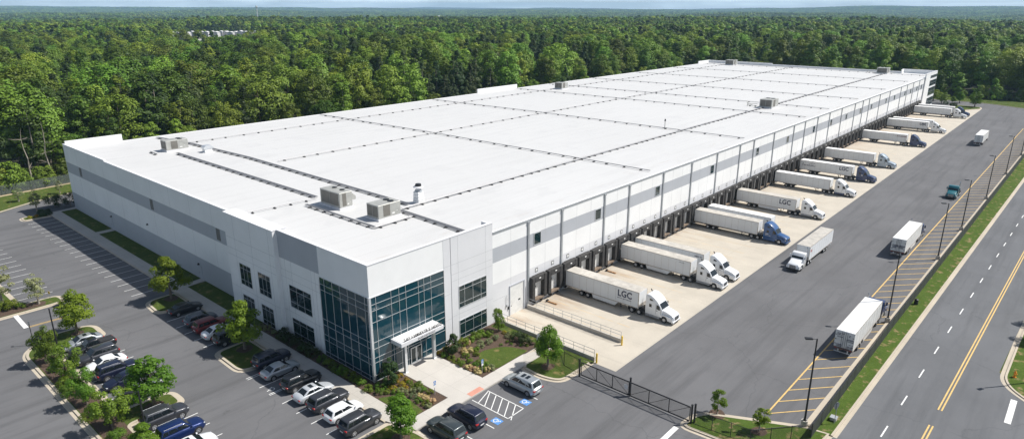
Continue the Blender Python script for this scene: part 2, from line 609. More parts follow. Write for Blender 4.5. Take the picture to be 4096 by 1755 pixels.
def text_mesh(txt, size, mat, parent, loc, rot, name='lettering', bold=0.0, shear=0.0, align='LEFT', sx=1.0, extrude=0.004, fit=None):
    c = bpy.data.curves.new('lettering', 'FONT')
    c.body = txt
    c.size = size
    c.offset = bold
    c.shear = shear
    c.extrude = extrude
    c.align_x = align
    c.resolution_u = 3
    o = bpy.data.objects.new('lettering_source', c)
    COL.objects.link(o)
    bpy.context.view_layer.update()
    dg = bpy.context.evaluated_depsgraph_get()
    me = bpy.data.meshes.new_from_object(o.evaluated_get(dg))
    bpy.data.objects.remove(o)
    me.materials.clear()
    me.materials.append(mat)
    t = link(name, me, parent)
    t.location = loc
    t.rotation_euler = rot
    if fit:
        xs_ = [v.co.x for v in me.vertices]
        sx = fit / (max(xs_) - min(xs_))
    t.scale = (sx, 1, 1)
    return t

# ------------------------------------------------------------------ terrain and site surfaces
def terrain_h(x, y):
    d = math.hypot(x - CAM.x, y - CAM.y)
    k = min(1.0, max(0.0, (d - 450) / 2600.0))
    k = k * k * (3 - 2 * k)
    u = mnoise.noise(Vector((x / 1500.0, y / 1500.0, 3.1))) + 0.5 * mnoise.noise(Vector((x / 620.0, y / 620.0, 8.2)))
    far = min(1.0, max(0.0, (d - 4200) / 3500.0))
    u2 = mnoise.noise(Vector((x / 2600.0, y / 2600.0, 11.7)))
    mid = min(1.0, max(0.0, (d - 900) / 900.0)) * max(0.0, 1 - max(0, d - 3800) / 2500)
    u3 = mnoise.noise(Vector((x / 520.0 + 4.2, y / 520.0, 21.3)))
    return k * (-24 + 24 * u) + mid * 13 * u3 + far * (20 + 40 * u2)


def ground():
    xs = sorted(set([-9000, -6500, -4500, -3000, -2000, -1400] + list(range(-1000, 1001, 100)) + [v * 250 for v in range(5, 44)]))
    ys = sorted(set([-7500, -5000, -3500, -2400, -1700, -1200] + list(range(-800, 1001, 100)) + [v * 250 for v in range(5, 44)]))
    vs, fs = [], []
    for y in ys:
        for x in xs:
            vs.append((x, y, terrain_h(x, y) - 0.05))
    n = len(xs)
    for j in range(len(ys) - 1):
        for i in range(n - 1):
            fs.append((j * n + i, j * n + i + 1, (j + 1) * n + i + 1, (j + 1) * n + i))
    mb = MB(); mb.add(vs, fs)
    o = mb.build('ground', M['soil'], None, smooth=60)
    tag(o, kind='structure')


ground()


def struct(name, mb, mats, **kw):
    return tag(mb.build(name, mats, None, **kw), kind='structure')


# cleared grass round the site, then paving on top of it
mb = MB()
mb.sheet([(-160, -170), (420, -170), (352, -60), (346, -20), (346, 60), (338, 128), (200, 131), (60, 131), (6, 130.5), (-8, 129), (-40, 123), (-160, 100)], -0.02)
struct('lawn', mb, M['grass'])

def fy(x): return -40.75 - 0.0125 * (x - 22)          # yard fence line
def ky(x): return -42.55 - 0.0215 * (x - 23.5)        # road kerb
def ry(x): return -53.45 - 0.036 * (x - 50)           # far kerb of the road

mb = MB()
mb.sheet([(-90, -100), (14.5, -100), (14.5, -40), (22.5, fy(22.5)), (240, fy(240)), (285, -41.5), (303, -38.5), (314.6, -32.6), (321, -22), (323, -15.6),
          (324, -2.5), (324, 106), (316, 117), (300, 119), (20, 119), (4.8, 118.5), (-4.0, 115.8), (-10.5, 112.3), (-18, 107.5), (-30, 97), (-90, 60)], 0.0)
struct('asphalt', mb, M['asphalt'])
mb = MB()
mb.sheet([(14.5, -100), (48, -100), (46, -60), (43.0, -57.0)] + [(x, ry(x)) for x in (50, 200, 500)] + [(500, ky(500)), (200, ky(200)), (23.5, ky(23.5)), (19, -42.2), (14.5, -38)], 0.006)
struct('road', mb, M['road'])
mb = MB()
mb.sheet([(20.3, -19.35), (301, -19.35), (295.5, -14.5), (289, -14.5), (289, 0.2), (20.3, 0.2)], 0.012)
struct('apron', mb, M['apron'])


def kerb_run(name, pts, w, h, closed=False, mat=None, z0=0.0):
    """a kerb: step of height h along a polyline (width w to the left of the path)"""
    mb = MB()
    n = len(pts)
    offs = []
    for i in range(n):
        p = Vector(pts[i])
        a = Vector(pts[i - 1]) if (i > 0 or closed) else None
        b = Vector(pts[(i + 1) % n]) if (i < n - 1 or closed) else None
        d = Vector((0, 0))
        if a is not None: d += (p - a).normalized()
        if b is not None: d += (b - p).normalized()
        d.normalize()
        offs.append((p.x - d.y * w, p.y + d.x * w))
    m = n if closed else n - 1
    for i in range(m):
        j = (i + 1) % n
        p, q, r, s = pts[i], pts[j], offs[j], offs[i]
        mb.add([(p[0], p[1], z0), (q[0], q[1], z0), (r[0], r[1], z0), (s[0], s[1], z0), (p[0], p[1], z0 + h), (q[0], q[1], z0 + h), (r[0], r[1], z0 + h), (s[0], s[1], z0 + h)],
               [(4, 5, 6, 7), (0, 1, 5, 4), (3, 7, 6, 2), (0, 4, 7, 3), (1, 2, 6, 5)])
    return struct(name, mb, mat or M['kerb'])


def island(poly, cover, kw=0.3, gutter=0.38, h=0.14, name='island'):
    n = len(poly)
    a = sum(poly[i][0] * poly[(i + 1) % n][1] - poly[(i + 1) % n][0] * poly[i][1] for i in range(n))
    if a < 0: poly = poly[::-1]
    gm = MB(); gm.sheet(poly, 0.010)
    struct('gutter', gm, M['kerb'])
    k = inset_poly(poly, gutter)
    kerb_run('kerb', k, kw, h, True)
    mb = MB(); mb.sheet(inset_poly(k, kw * 0.5), h - 0.02)
    return struct('lawn', mb, cover)


LAWN, MULCH = M['grass'], M['mulch']
isl_M = round_poly([(-3.95, 43.1, 0), (-8.9, 43.1, 2.2), (-9.3, 36.8, 1.8), (-3.95, 36.8, 0)], 1)
island(isl_M, LAWN)
isl_M2 = round_poly([(-3.95, 20.9, 0), (-9.3, 20.9, 1.9), (-9.5, 13.1, 2.2), (-3.95, 13.1, 0)], 1)
island(isl_M2, LAWN)
isl_B = round_poly([(-3.95, 101.1, 0), (-9.3, 101.2, 1.2), (-9.3, 104.6, 1.4), (-3.95, 104.6, 0)], 1)
island(isl_B, LAWN)
isl_A = round_poly([(-25.0, -30, 0), (-21.35, -30, 0), (-21.35, 12.1, 0.2), (-15.8, 12.1, 1.5), (-15.8, 16.2, 1.7), (-21.25, 16.2, 0.2), (-21.25, 35.6, 0.2),
                    (-15.8, 35.6, 1.5), (-15.7, 41.2, 2.6), (-20.5, 41.6, 1), (-25.1, 38.6, 3.0)], 1, 8)
island(isl_A, LAWN)
isl_L = round_poly([(-46, 51.8, 0), (-20, 51.5, 2), (-15.6, 51.6, 1.8), (-15.8, 55.5, 1.6), (-20.6, 55.6, 0.3), (-20.8, 96, 1), (-46, 84, 0)], 1, 8)
island(isl_L, LAWN)
isl_G = round_poly([(15.2, -29.8, 1.5), (19.3, -30.2, 2.0), (24.2, -39.9, 0.2), (24.6, -42.6, 0), (19.5, -42.4, 2), (15.6, -36.0, 1.5)], 1, 6)
island(isl_G, M['strip'])
isl_D = round_poly([(13.3, -10.5, 0.2), (13.0, -13.5, 2), (14.0, -16.3, 1.8), (20.4, -16.4, 0), (20.4, -8.6, 0), (16.0, -8.6, 0.3)], 1)
island(isl_D, LAWN)
isl_E = round_poly([(-9.5, -7.0, 0.3), (-3.6, -7.0, 0.8), (-2.6, -10.6, 1.0), (-3.0, -40, 0), (-9.5, -40, 0)], 1)
island(isl_E, LAWN)
isl_F = round_poly([(288.8, -15.0, 0), (294, -15.3, 0.3), (301.6, -19.4, 1.2), (308, -18.5, 3), (309, -10, 3), (303, -6.5, 2), (288.8, -8.0, 0)], 1)
island(isl_F, LAWN)
# mulch patches under trees of the islands
def disc(name, x, y, r, z, mat, sq=1.0):
    mb = MB()
    mb.sheet([(x + r * (1 + 0.12 * math.sin(3 * a + x)) * math.cos(a), y + sq * r * (1 + 0.1 * math.cos(2 * a + y)) * math.sin(a)) for a in [2 * math.pi * i / 18 for i in range(18)]], z)
    return struct(name, mb, mat)
for x, y, r in ((-18.35, 39.1, .75), (-18.6, 14.0, .95), (-5.5, 41.0, 1.0), (-5.93, 18.5, 1.0), (15.8, -12.7, .85), (19.84, -36.7, .8), (19.9, -32.2, .9), (-4.7, -10.3, .9), (-18.9, 53.6, .9)):
    disc('mulch_bed', x, y, r, 0.132, MULCH)
mb = MB(); mb.sheet(round_poly([(-24.3, -28), (-21.9, -28), (-21.9, 34.8), (-24.3, 35.5)], .8), 0.126)
struct('mulch_bed', mb, MULCH)
mb = MB(); mb.sheet(round_poly([(-30, 52.3), (-18, 52.5), (-19, 54.6), (-21.2, 55.5), (-30, 58)], .8), 0.126)
struct('mulch_bed', mb, MULCH)

# sidewalk along the end wall and in front of the entrance
walk = MB()
walk.prism([(-3.95, 104.2), (-3.95, -6.9), (-2.9, -10.5), (20.4, -10.5), (16.0, -8.6), (8.8, -8.6), (8.8, -0.05), (3.3, -0.05), (3.3, -8.6), (-2.0, -8.6), (-2.0, 104.2)], 0.0, 0.15)
struct('sidewalk', walk, M['walk'])
walk = MB(); walk.sheet([(3.32, -0.1), (3.32, -8.62), (-2.0, -8.62), (-2.85, -10.45), (14, -10.45), (16.0, -8.65), (8.78, -8.62), (8.78, -0.1)], 0.154)
struct('plaza', walk, M['plaza'])
walk = MB()
walk.prism([(-2.0, 81.3), (0.9, 81.3), (0.9, 82.8), (-2.0, 82.8)], 0.0, 0.15)
walk.prism([(-2.0, 43.7), (0.9, 43.9), (0.9, 45.3), (-2.0, 44.9)], 0.0, 0.15)
walk.prism([(-2.0, 103.2), (0.9, 103.7), (5, 104.6), (5, 105.4), (-2.0, 104.2)], 0.0, 0.15)
struct('sidewalk', walk, M['walk'])
kerb_run('kerb', [(-4.16, 104.0), (-4.16, -6.9)], 0.2, 0.155)
g = MB()
for y0, y1 in ((23.6, 43.6), (45.4, 81.2), (82.9, 103.1)):
    g.sheet([(-1.98, y0), (0.88, y0), (0.88, y1), (-1.98, y1)], 0.13)
struct('lawn', g, LAWN)
g = MB(); g.sheet([(-1.98, -0.6), (-0.02, -0.02), (-0.02, 19), (-0.45, 23.5), (-1.98, 23.5)], 0.135)
struct('mulch_bed', g, MULCH)
g = MB(); g.sheet([(-1.98, -0.6), (-1.98, -8.55), (3.25, -8.55), (3.25, -0.05), (-0.02, -0.05)], 0.135)
struct('mulch_bed', g, MULCH)
g = MB(); g.sheet([(8.85, -0.05), (20.4, -0.05), (20.4, -8.55), (8.85, -8.55)], 0.135)
struct('mulch_bed', g, MULCH)
g = MB(); g.sheet(round_poly([(-1.9, -2.9, .3), (-0.7, -3.6, .8), (0.4, -5.2, 1.2), (-0.2, -8.5, .1), (-1.9, -8.5, .1)], 1), 0.15)
struct('lawn', g, LAWN)
g = MB(); g.sheet(round_poly([(12.6, -3.9, 1.6), (16.2, -5.4, 1.5), (17.2, -8.5, .3), (11.4, -8.5, .6), (11.0, -6.6, 1.5)], 1), 0.15)
struct('lawn', g, LAWN)
g = MB(); g.sheet([(19.0, -0.4), (20.4, -0.4), (20.4, -16.3), (19.9, -16.3), (19.4, -8.4), (18.9, -4)], 0.15)
struct('lawn', g, LAWN)

# kerbs and gutters of the yard, the drive and the road
pts = [(24.2, fy(24.2) + 1.1)] + [(x, fy(x) + 1.1) for x in range(60, 300, 30)]
kerb_run('kerb', pts, -1.05, 0.13)
xs = list(range(24, 500, 34))
g = MB()
for a, b in zip(xs[:-1], xs[1:]):
    g.sheet([(a, ky(a) + 0.12), (a, ky(a) - 0.38), (b, ky(b) - 0.38), (b, ky(b) + 0.12)], 0.014)
struct('gutter', g, M['kerb'])
kerb_run('kerb', [(x, ky(x)) for x in xs], 0.22, 0.13)
g = MB()
for a, b in zip(xs[:-1], xs[1:]):
    g.sheet([(a, fy(a) + 0.1), (a, ky(a) + 0.2), (b, ky(b) + 0.2), (b, fy(b) + 0.1)], 0.115)
struct('verge', g, M['strip'])
far = round_poly([(41.0, -63, 0), (43.2, -57.5, 2.0), (47.0, ry(50) - 0.1, 3.5), (60, ry(60), 0), (300, ry(300), 0)], 3, 8)
kerb_run('gutter', [(p[0], p[1]) for p in far], -0.45, 0.02, mat=M['kerb'])
kerb_run('kerb', [(p[0] + 0.12, p[1] - 0.44) for p in far], -0.22, 0.13)
g = MB(); g.sheet([(p[0] + 0.2, p[1] - 0.6) for p in far] + [(300, -130), (70, -130)], 0.115)
struct('verge', g, M['strip'])
kerb_run('kerb', [(-70, 76), (-30, 97.5), (-18, 107.7), (-10.5, 112.5), (-4.0, 116.0), (4.8, 118.7), (20, 119.2), (300, 119.2)], 0.35, 0.13)
kerb_run('kerb', [(285, -41.2), (303, -38.3), (314.8, -32.5), (321.2, -22), (323.2, -15.6), (324.2, -2.5), (324.2, 100)][::-1], 0.3, 0.13)
# pale bare earth under the fence at the woods
g = MB(); g.sheet([(-60, 117.5), (-8, 127.0), (6, 128.6), (60, 129.2), (60, 130.2), (6, 129.9), (-8, 128.3), (-60, 119.2)], -0.012)
struct('bare_soil', g, paint('bare_soil', (0.42, 0.34, 0.22), 0.95, 0, 0.25, 1.5))

# ------------------------------------------------------------------ painted markings (flat sheets on the paving)
wl = MB(); Z1 = 0.022
for i in range(20):
    y = 98.57 - i * 2.737
    if y > 45.5: wl.strip((-9.0, y), (-4.2, y), 0.11, Z1)
for i in range(16):
    y = 57.4 + i * 2.76
    wl.strip((-20.7, y), (-16.15, y), 0.11, Z1)
for y in (32.62, 29.9, 27.25, 24.5, 21.8, 19.0):
    wl.strip((-21.2, y), (-15.85, y), 0.11, Z1)
for i in range(9):
    y = 9.4 - i * 2.72
    wl.strip((-21.3, y), (-16.05, y), 0.11, Z1)
for y in (33.95, 31.1, 28.45, 25.68, 23.05):
    wl.strip((-9.1, y), (-4.3, y), 0.11, Z1)
for y in (9.0, 6.95, 4.2, 1.4, -1.37, -4.1):
    wl.strip((-9.25, y), (-4.3, y), 0.11, Z1)
for y in (11.95, 11.6, 6.7):
    wl.strip((-9.3, y), (-6.2, y), 0.09, Z1)
for x in (9.68, 7.35, 4.87, 2.67, -0.08, -2.9):
    wl.strip((x, -10.8), (x, -16.1), 0.11, Z1)
wl.strip((4.83, -16.05), (7.35, -16.05), 0.11, Z1)
for i in range(6):
    x0, y0 = 4.87, -11.7 - i * 0.95
    wl.strip((x0, y0), (min(7.35, x0 + 2.48), y0 + 1.5 if i else -10.9), 0.10, Z1)
wl.strip((-22.2, 51.8), (-22.3, 46.25), 0.55, Z1)
wl.strip((15.15, -30.0), (12.2, -30.0), 0.55, Z1)
wl.strip((44.0, -55.45), (38.3, -55.42), 0.58, Z1)
for i in range(40):
    x = 27.2 + i * 7.6 - 7.6 * 4
    if x > 12: wl.strip((x, -46.17 - 0.0262 * (x - 27)), (x + 2.45, -46.17 - 0.0262 * (x + 2.45 - 27)), 0.14, Z1)
struct('white_markings', wl, M['line'])

yl = MB()
yl.strip((23.6, -36.05), (255, -37.6), 0.17, 0.0225)
for i in range(78):
    x = 23.7 + i * 3.02
    y0, y1 = -36.08 - 0.0066 * (x - 23.7), fy(x + 4.1) + 1.12
    yl.strip((x + 0.02, y0 - 0.05), (x + 4.1, y1), 0.13, Z1)
for o in (0, 0.32):
    yl.strip((36.4, -49.55 - o), (430, -49.55 - o - 0.0255 * 393.6), 0.15, Z1)
    yl.strip((-5, -48.5 - o), (32.7, -49.43 - o), 0.15, Z1)
for o in (0, 0.28):
    yl.strip((-21.9, 46.15 + o), (-18.0, 46.0 + o), 0.11, Z1)
struct('yellow_markings', yl, M['yline'])
dl = MB()
for k in range(69):
    x = 27.25 + 3.75 * k
    dl.strip((x + 0.25, -0.9), (x + 0.25, -14.5), 0.10, 0.020)
    if k % 2 == 0: dl.strip((x + 0.75, -3.0), (x + 0.75, -16), 0.06, 0.020)
_m, _t, _b = nodes('worn_yellow_paint')
_f = noise(_t, coords(_t, (2.0, 0.6, 1)), 1.3, 5, 0.7)
_c = mixrgb(_t, ramp(_t, _f, 0.36, 0.62, 0.0, 0.75), (0.50, 0.46, 0.385), (0.74, 0.46, 0.13))
_t.links.new(_c, _b.inputs['Base Color']); _b.inputs['Roughness'].default_value = 0.85
struct('yellow_markings', dl, _m)
rp = MB(); rp.sheet([(5.17, -9.65), (7.2, -9.65), (7.2, -10.42), (5.17, -10.42)], 0.160)
struct('tactile_paving', rp, M['red'])
bp_ = MB()
for x, y in ((8.4, -15.45), (3.78, -15.45)):
    bp_.sheet([(x - .46, y - .56), (x + .46, y - .56), (x + .46, y + .56), (x - .46, y + .56)], 0.024)
struct('blue_markings', bp_, M['blue'])


def wheelchair(mb, x, y, s, rz, z, w=0.10):
    c, sn = math.cos(rz), math.sin(rz)
    P = lambda a, b: (x + s * (a * c - b * sn), y + s * (a * sn + b * c))
    def pl(pp):
        for p, q in zip(pp[:-1], pp[1:]): mb.strip(P(*p), P(*q), w * s, z)
    pl([(-.05 + .30 * math.cos(a), -.15 + .30 * math.sin(a)) for a in [R(110 + 20 * i) for i in range(13)]])
    pl([(-.08, .30), (-.05, .02), (.20, .02), (.32, -.34), (.42, -.31)])
    pl([(-.06, .20), (.16, .20)])
    mb.sheet([P(-.08 + .09 * math.cos(R(40 * i)), .42 + .09 * math.sin(R(40 * i))) for i in range(9)], z)


wc = MB()
wheelchair(wc, 8.4, -15.45, 0.85, R(200), 0.030)
wheelchair(wc, 3.78, -15.45, 0.85, R(200), 0.030)
wheelchair(wc, -8.6, 7.75, 0.95, R(90), 0.028)
struct('wheelchair_markings', wc, M['line'])

# ------------------------------------------------------------------ the warehouse
WH = empty('warehouse', (0, 0, 0), 0, 'long white and grey warehouse with glass corner entrance and a row of dock doors', 'warehouse')
WM = [M['white'], M['grey'], M['lgrey'], M['joint']]
ROOFZ = 12.98


def bands(mb, x0, y0, x1, y1, zs):
    for z0, z1, m in zs: mb.box(x0, y0, z0, x1, y1, z1, m)


# dock wall, with vertical panel joints
mb = MB()
bands(mb, 19.9, 0.0, 289.0, 0.4, [(0, 5.69, 2), (5.69, 8.77, 0), (8.77, 10.83, 1), (10.83, 13.0, 0)])
POSTS = [27.2, 34.9, 46.1, 53.5, 64.9, 75.8, 86.8, 98.0, 105.5, 117.4, 130.5, 138.6, 148.5, 158.6, 169.7, 183.0, 191.7, 199.0, 212.0, 225.3, 241.6, 251.4, 261.6, 272.4, 281.4]
xs = [19.9] + POSTS
for a, b in zip(xs[:-1], xs[1:]):
    k = max(2, round((b - a) / 3.7))
    for i in range(1, k): mb.box(a + (b - a) * i / k - 0.018, -0.004, 0, a + (b - a) * i / k + 0.018, 0.1, 12.99, 3)
mb.box(20.0, -0.004, 3.30, 23.2, 0.1, 3.33, 3)
mb.build('dock_wall', WM, WH)
# end wall (in shade) and the other outer walls
mb = MB()
bands(mb, 0.9, 31.3, 1.3, 103.7, [(0, 3.8, 1), (3.8, 8.13, 0), (8.13, 10.3, 1), (10.3, 13.7, 0)])
mb.box(0.9, 80.5, 13.7, 1.3, 103.7, 13.95, 0)
for i in range(1, 10): mb.box(0.896, 31.3 + 7.24 * i - 0.015, 0, 1.0, 31.3 + 7.24 * i + 0.015, 13.69, 3)
mb.box(0.896, 31.3, 1.9, 1.0, 103.7, 1.925, 3)
mb.build('end_wall', WM, WH)
mb = MB()
mb.box(1.3, 103.3, 0, 300, 103.7, 13.03, 0)
mb.box(1.3, 103.3, 13.03, 12.2, 103.7, 14.5, 0)
mb.box(124.0, 103.3, 13.03, 144.4, 103.7, 14.4, 0)
mb.box(287.5, 103.3, 13.03, 300, 103.7, 14.3, 0)
mb.build('back_wall', WM, WH)
mb = MB()
mb.box(299.6, 12.8, 0, 300, 103.3, 13.8, 0)
mb.box(299.6, 70, 13.8, 300, 103.3, 14.3, 0)
mb.build('far_wall', WM, WH)
# roof
mb = MB()
mb.box(1.3, 0.4, ROOFZ - 0.5, 299.6, 103.3, ROOFZ)
mb.build('roof', M['roof'], WH)
mb = MB()
mb.box(19.95, -0.10, 12.86, 281.5, -0.012, 13.10, 0)
mb.box(19.95, -0.012, 13.02, 281.5, 0.42, 13.10, 1)
mb.build('gutter_trim', [M['trim'], M['white']], WH)
# entrance block: two-storey, taller parapet
mb = MB()
BL = [(0, 10.6, 0), (10.6, 14.35, 0)]
mb.box(0.0, 0.0, 0, 11.15, 0.4, 14.35, 0)
mb.box(11.15, -0.02, 0, 12.3, 0.4, 14.35, 2)
mb.box(12.42, -0.02, 0, 19.9, 0.4, 14.35, 2)
mb.box(12.3, 0.12, 0, 12.42, 0.4, 14.25, 3)
mb.box(19.5, 0.4, 12.9, 19.9, 1.6, 14.35, 2)
mb.box(0.0, 0.4, 0, 0.4, 9.62, 14.35, 0)
mb.box(0.0, 9.62, 0, 0.4, 18.5, 10.8, 0)
mb.box(0.0, 9.62, 10.8, 0.4, 18.5, 14.32, 1)
mb.box(-0.6, 18.5, 0, 1.3, 31.35, 14.3, 0)
J = mb
for x in (13.6, 18.6): J.box(x - .018, -0.024, 0, x + .018, 0.1, 14.3, 3)
for z in (10.75, 9.43, 8.54, 3.75): J.box(12.45, -0.0245, z, 19.88, 0.1, z + .03, 3)
for z in (10.75, 7.0, 3.6): J.box(11.17, -0.0245, z, 12.28, 0.1, z + .03, 3)
for y in (10.6, 11.4, 15.9, 17.3): J.box(-0.004, y - .018, 0, 0.1, y + .018, 14.3, 3)
for z in (10.8, 9.3, 8.3, 3.7): J.box(-0.0045, 9.7, z, 0.1, 18.45, z + .03, 3)
for z in (10.9, 9.4, 8.4, 3.8): J.box(-0.6045, 18.55, z, -0.5, 31.3, z + .03, 3)
for y in (19.8, 24.4, 28.9): J.box(-0.604, y - .018, 0, -0.5, y + .018, 14.25, 3)
mb.build('entrance_block', WM, WH)
# copings
mb = MB()
mb.box(-0.05, -0.06, 14.352, 19.93, 0.45, 14.42)
mb.box(-0.05, 0.45, 14.352, 0.45, 18.5, 14.422)
mb.box(-0.65, 18.47, 14.30, 1.35, 31.38, 14.37)
mb.box(0.85, 31.38, 13.70, 1.35, 80.5, 13.77)
mb.box(0.85, 80.48, 13.95, 1.35, 103.72, 14.02)
mb.build('coping', M['lgrey'], WH)
# far corner block with its own glass bands
mb = MB()
mb.box(281.6, -0.45, 0, 304.0, -0.02, 14.6, 0)
mb.box(303.6, -0.02, 0, 304.0, 12.4, 14.6, 0)
mb.box(299.6, 12.4, 0, 304.0, 12.8, 14.6, 0)
mb.box(289.0, -0.02, 12.4, 303.6, 12.4, 12.9, 0)
mb.box(281.55, -0.5, 14.6, 304.05, 0.03, 14.68, 2)
mb.build('far_corner_block', WM, WH)


def window(name, x0, z0, x1, z1, nx, rows, face='y', at=0.0, frame=0.07, proud=0.05, mat='pane'):
    """dark pane with its light frame and mullions; rows = list of z of the horizontal bars"""
    f = MB()
    def bar(a0, b0, a1, b1, d=proud):
        if face == 'y': f.box(a0, at - d, b0, a1, at + 0.01, b1)
        else: f.box(at - d, a0, b0, at + 0.01, a1, b1)
    bar(x0 - frame, z0 - frame, x0, z1 + frame); bar(x1, z0 - frame, x1 + frame, z1 + frame)
    bar(x0, z0 - frame, x1, z0); bar(x0, z1, x1, z1 + frame)
    vs = nx if isinstance(nx, (list, tuple)) else [x0 + (x1 - x0) * i / nx for i in range(1, nx)]
    for x in vs: bar(x - 0.020, z0, x + 0.020, z1, proud - 0.004)
    for z in rows: bar(x0, z - 0.020, x1, z + 0.020, proud - 0.007)
    o = f.build(name, M['alum'], WH)
    p = MB()
    if face == 'y': p.box(x0, at - 0.018, z0, x1, at - 0.006, z1)
    else: p.box(at - 0.018, x0, z0, at - 0.006, x1, z1)
    p.build('pane', M[mat], o)
    return o


CUR = [0.82, 2.96, 4.1, 5.1, 7.02, 7.87, 8.98]
window('curtain_wall', 0.1, 0.2, 11.1, 10.5, CUR, [9.65, 8.9, 7.5, 5.05, 4.25, 3.1, 2.5, 0.92], 'y', 0.0, 0.06, 0.07, 'glass')
window('curtain_wall', 0.1, 0.2, 9.58, 10.5, [8.65, 7.03, 5.51, 3.99, 2.5, 0.8], [9.65, 8.9, 5.1, 4.3, 3.0, 2.25, 0.7], 'x', 0.0, 0.06, 0.07, 'glass')
mb = MB(); mb.box(-0.16, -0.16, 0.0, 0.12, 0.12, 10.62)
mb.build('corner_post', M['alum'], WH)
window('window', 13.65, 4.6, 18.6, 7.5, [14.6, 16.1, 17.6], [6.95, 5.2], 'y', -0.02)
window('window', 13.65, 0.25, 18.6, 2.78, [14.6, 16.1, 17.6], [2.3, 0.8], 'y', -0.02)
for y0, y1 in ((20.4, 23.35), (25.35, 28.3)):
    window('window', y0, 4.6, y1, 7.62, 3, [7.0, 5.3], 'x', -0.6)
    window('window', y0, 0.25, y1, 3.0, 3, [2.45, 0.85], 'x', -0.6)
window('window', 11.9, 4.5, 16.7, 7.5, 3, [6.9, 5.2], 'x', 0.0)
window('window', 11.9, 0.35, 16.7, 2.9, 3, [2.4, 0.9], 'x', 0.0)
for x in (28.4, 43.55, 62.2, 84.1, 107.2, 126.0, 145.3, 159.9, 174.3, 189.1, 201.8, 220.4, 232.3, 248.2, 257.6, 268.3, 276.5):
    window('high_window', x + .1, 9.05, x + 1.55, 10.68, 1, [], 'y', 0.0, 0.09, 0.06)
for z0, z1 in ((0.6, 3.9), (5.0, 8.2), (9.0, 11.3), (12.3, 13.4)):
    window('far_window', 290.4, z0, 303.6, z1, 6, [(z0 + z1) / 2], 'y', -0.45, 0.08, 0.05)
for y in (37.0, 60.6, 95.3):
    f = MB()
    f.box(0.86, y - .55, 8.45, 0.905, y + .55, 8.52); f.box(0.86, y - .55, 10.15, 0.905, y + .55, 10.22)
    f.box(0.86, y - .55, 8.52, 0.905, y - .48, 10.15); f.box(0.86, y + .48, 8.52, 0.905, y + .55, 10.15)
    o = f.build('louvre', M['hvacdark'], WH)
    s = MB()
    for i in range(9):
        s.quad((0.89, y - .48, 8.54 + i * .178), (0.89, y + .48, 8.54 + i * .178), (0.865, y + .48, 8.69 + i * .178), (0.865, y - .48, 8.69 + i * .178))
    s.build('louvre_blades', M['hvacdark'], o)
# downpipes on the dock wall
pm = MB()
pm.box(-0.17, -0.16, 0.0, 0.17, -0.002, 12.86)
pm.box(-0.25, -0.20, 12.55, 0.25, -0.004, 12.858)
pme = pm.mesh('downpipe', M['trim'])
for x in POSTS: link('downpipe', pme, WH, (x, 0, 0))
# drive-in door
mb = MB()
mb.box(23.35, -0.03, 0, 26.2, -0.012, 4.35)
o = mb.build('drive_in_door', M['door'], WH)
f = MB(); f.box(23.2, -0.10, 0, 23.35, 0, 4.5); f.box(26.2, -0.10, 0, 26.5, 0, 4.5); f.box(23.35, -0.10, 4.35, 26.2, 0, 4.5)
f.build('door_frame', M['grey'], o)
f = MB(); f.box(25.1, -0.045, 1.75, 25.55, -0.028, 1.98)
f.build('door_window', M['pane'], o)
f = MB(); f.box(23.55, -0.045, 1.3, 23.68, -0.028, 1.45)
f.build('door_handle', M['black'], o)
# one dock bay: door, padded seal, leveller and its number plate
def dock():
    d = MB(); d.box(-1.05, -0.05, 1.0, 1.05, -0.012, 3.75)
    for z in (1.65, 2.3, 2.95): d.box(-1.05, -0.056, z, 1.05, -0.052, z + .02)
    door = d.build('dock_door', M['door'], WH)
    w = MB(); w.box(-0.55, -0.07, 2.5, -0.1, -0.057, 2.72)
    w.build('door_window', M['pane'], door)
    s = MB()
    s.side([(-.02, 0), (0, 0)], 0, 0) if False else None
    for sg in (-1, 1):
        a, b = sorted((sg * 1.68, sg * 1.02))
        s.box(a, -0.72, 0.78, b, -0.004, 4.42)
    s.add([(-1.02, -0.72, 3.55), (1.02, -0.72, 3.55), (1.02, -0.004, 3.7), (-1.02, -0.004, 3.7), (-1.02, -0.66, 4.42), (1.02, -0.66, 4.42), (1.02, -0.004, 4.46), (-1.02, -0.004, 4.46)],
          [(3, 2, 1, 0), (4, 5, 6, 7), (0, 1, 5, 4), (2, 3, 7, 6), (0, 4, 7, 3), (1, 2, 6, 5)])
    s.build('dock_seal', M['seal'], door, bevel=0.05, segs=1)
    t = MB(); t.box(-.18, -.75, 4.0, .18, -.70, 4.14)
    t.build('seal_label', M['line'], door)
    l = MB(); l.box(-1.0, -0.68, 0.72, 1.0, -0.01, 0.98)
    l.build('dock_leveller', paint('leveller_steel', (0.20, 0.15, 0.11), 0.8, 0, 0.4, 3.0), door)
    for x in (-0.8, 0.8):
        b = MB(); b.box(x - .14, -0.5, 0.25, x + .14, -0.006, 0.7)
        b.build('dock_bumper', M['rubber'], door)
    n = MB(); n.box(-.30, -.03, 4.80, .30, -.012, 5.40)
    pl = n.build('number_plate', M['black'], door)
    n = MB(); n.box(-.21, -.034, 4.89, .21, -.031, 5.31)
    return door


D0 = dock()
pl2 = MB(); pl2.box(-.21, -.036, 4.89, .21, -.031, 5.31)
pl2.build('plate_face', M['line'], D0)
for k in range(67):
    d = D0 if k == 0 else copy_tree(D0, WH)
    d.location = (29.1 + 3.75 * k, 0, 0)
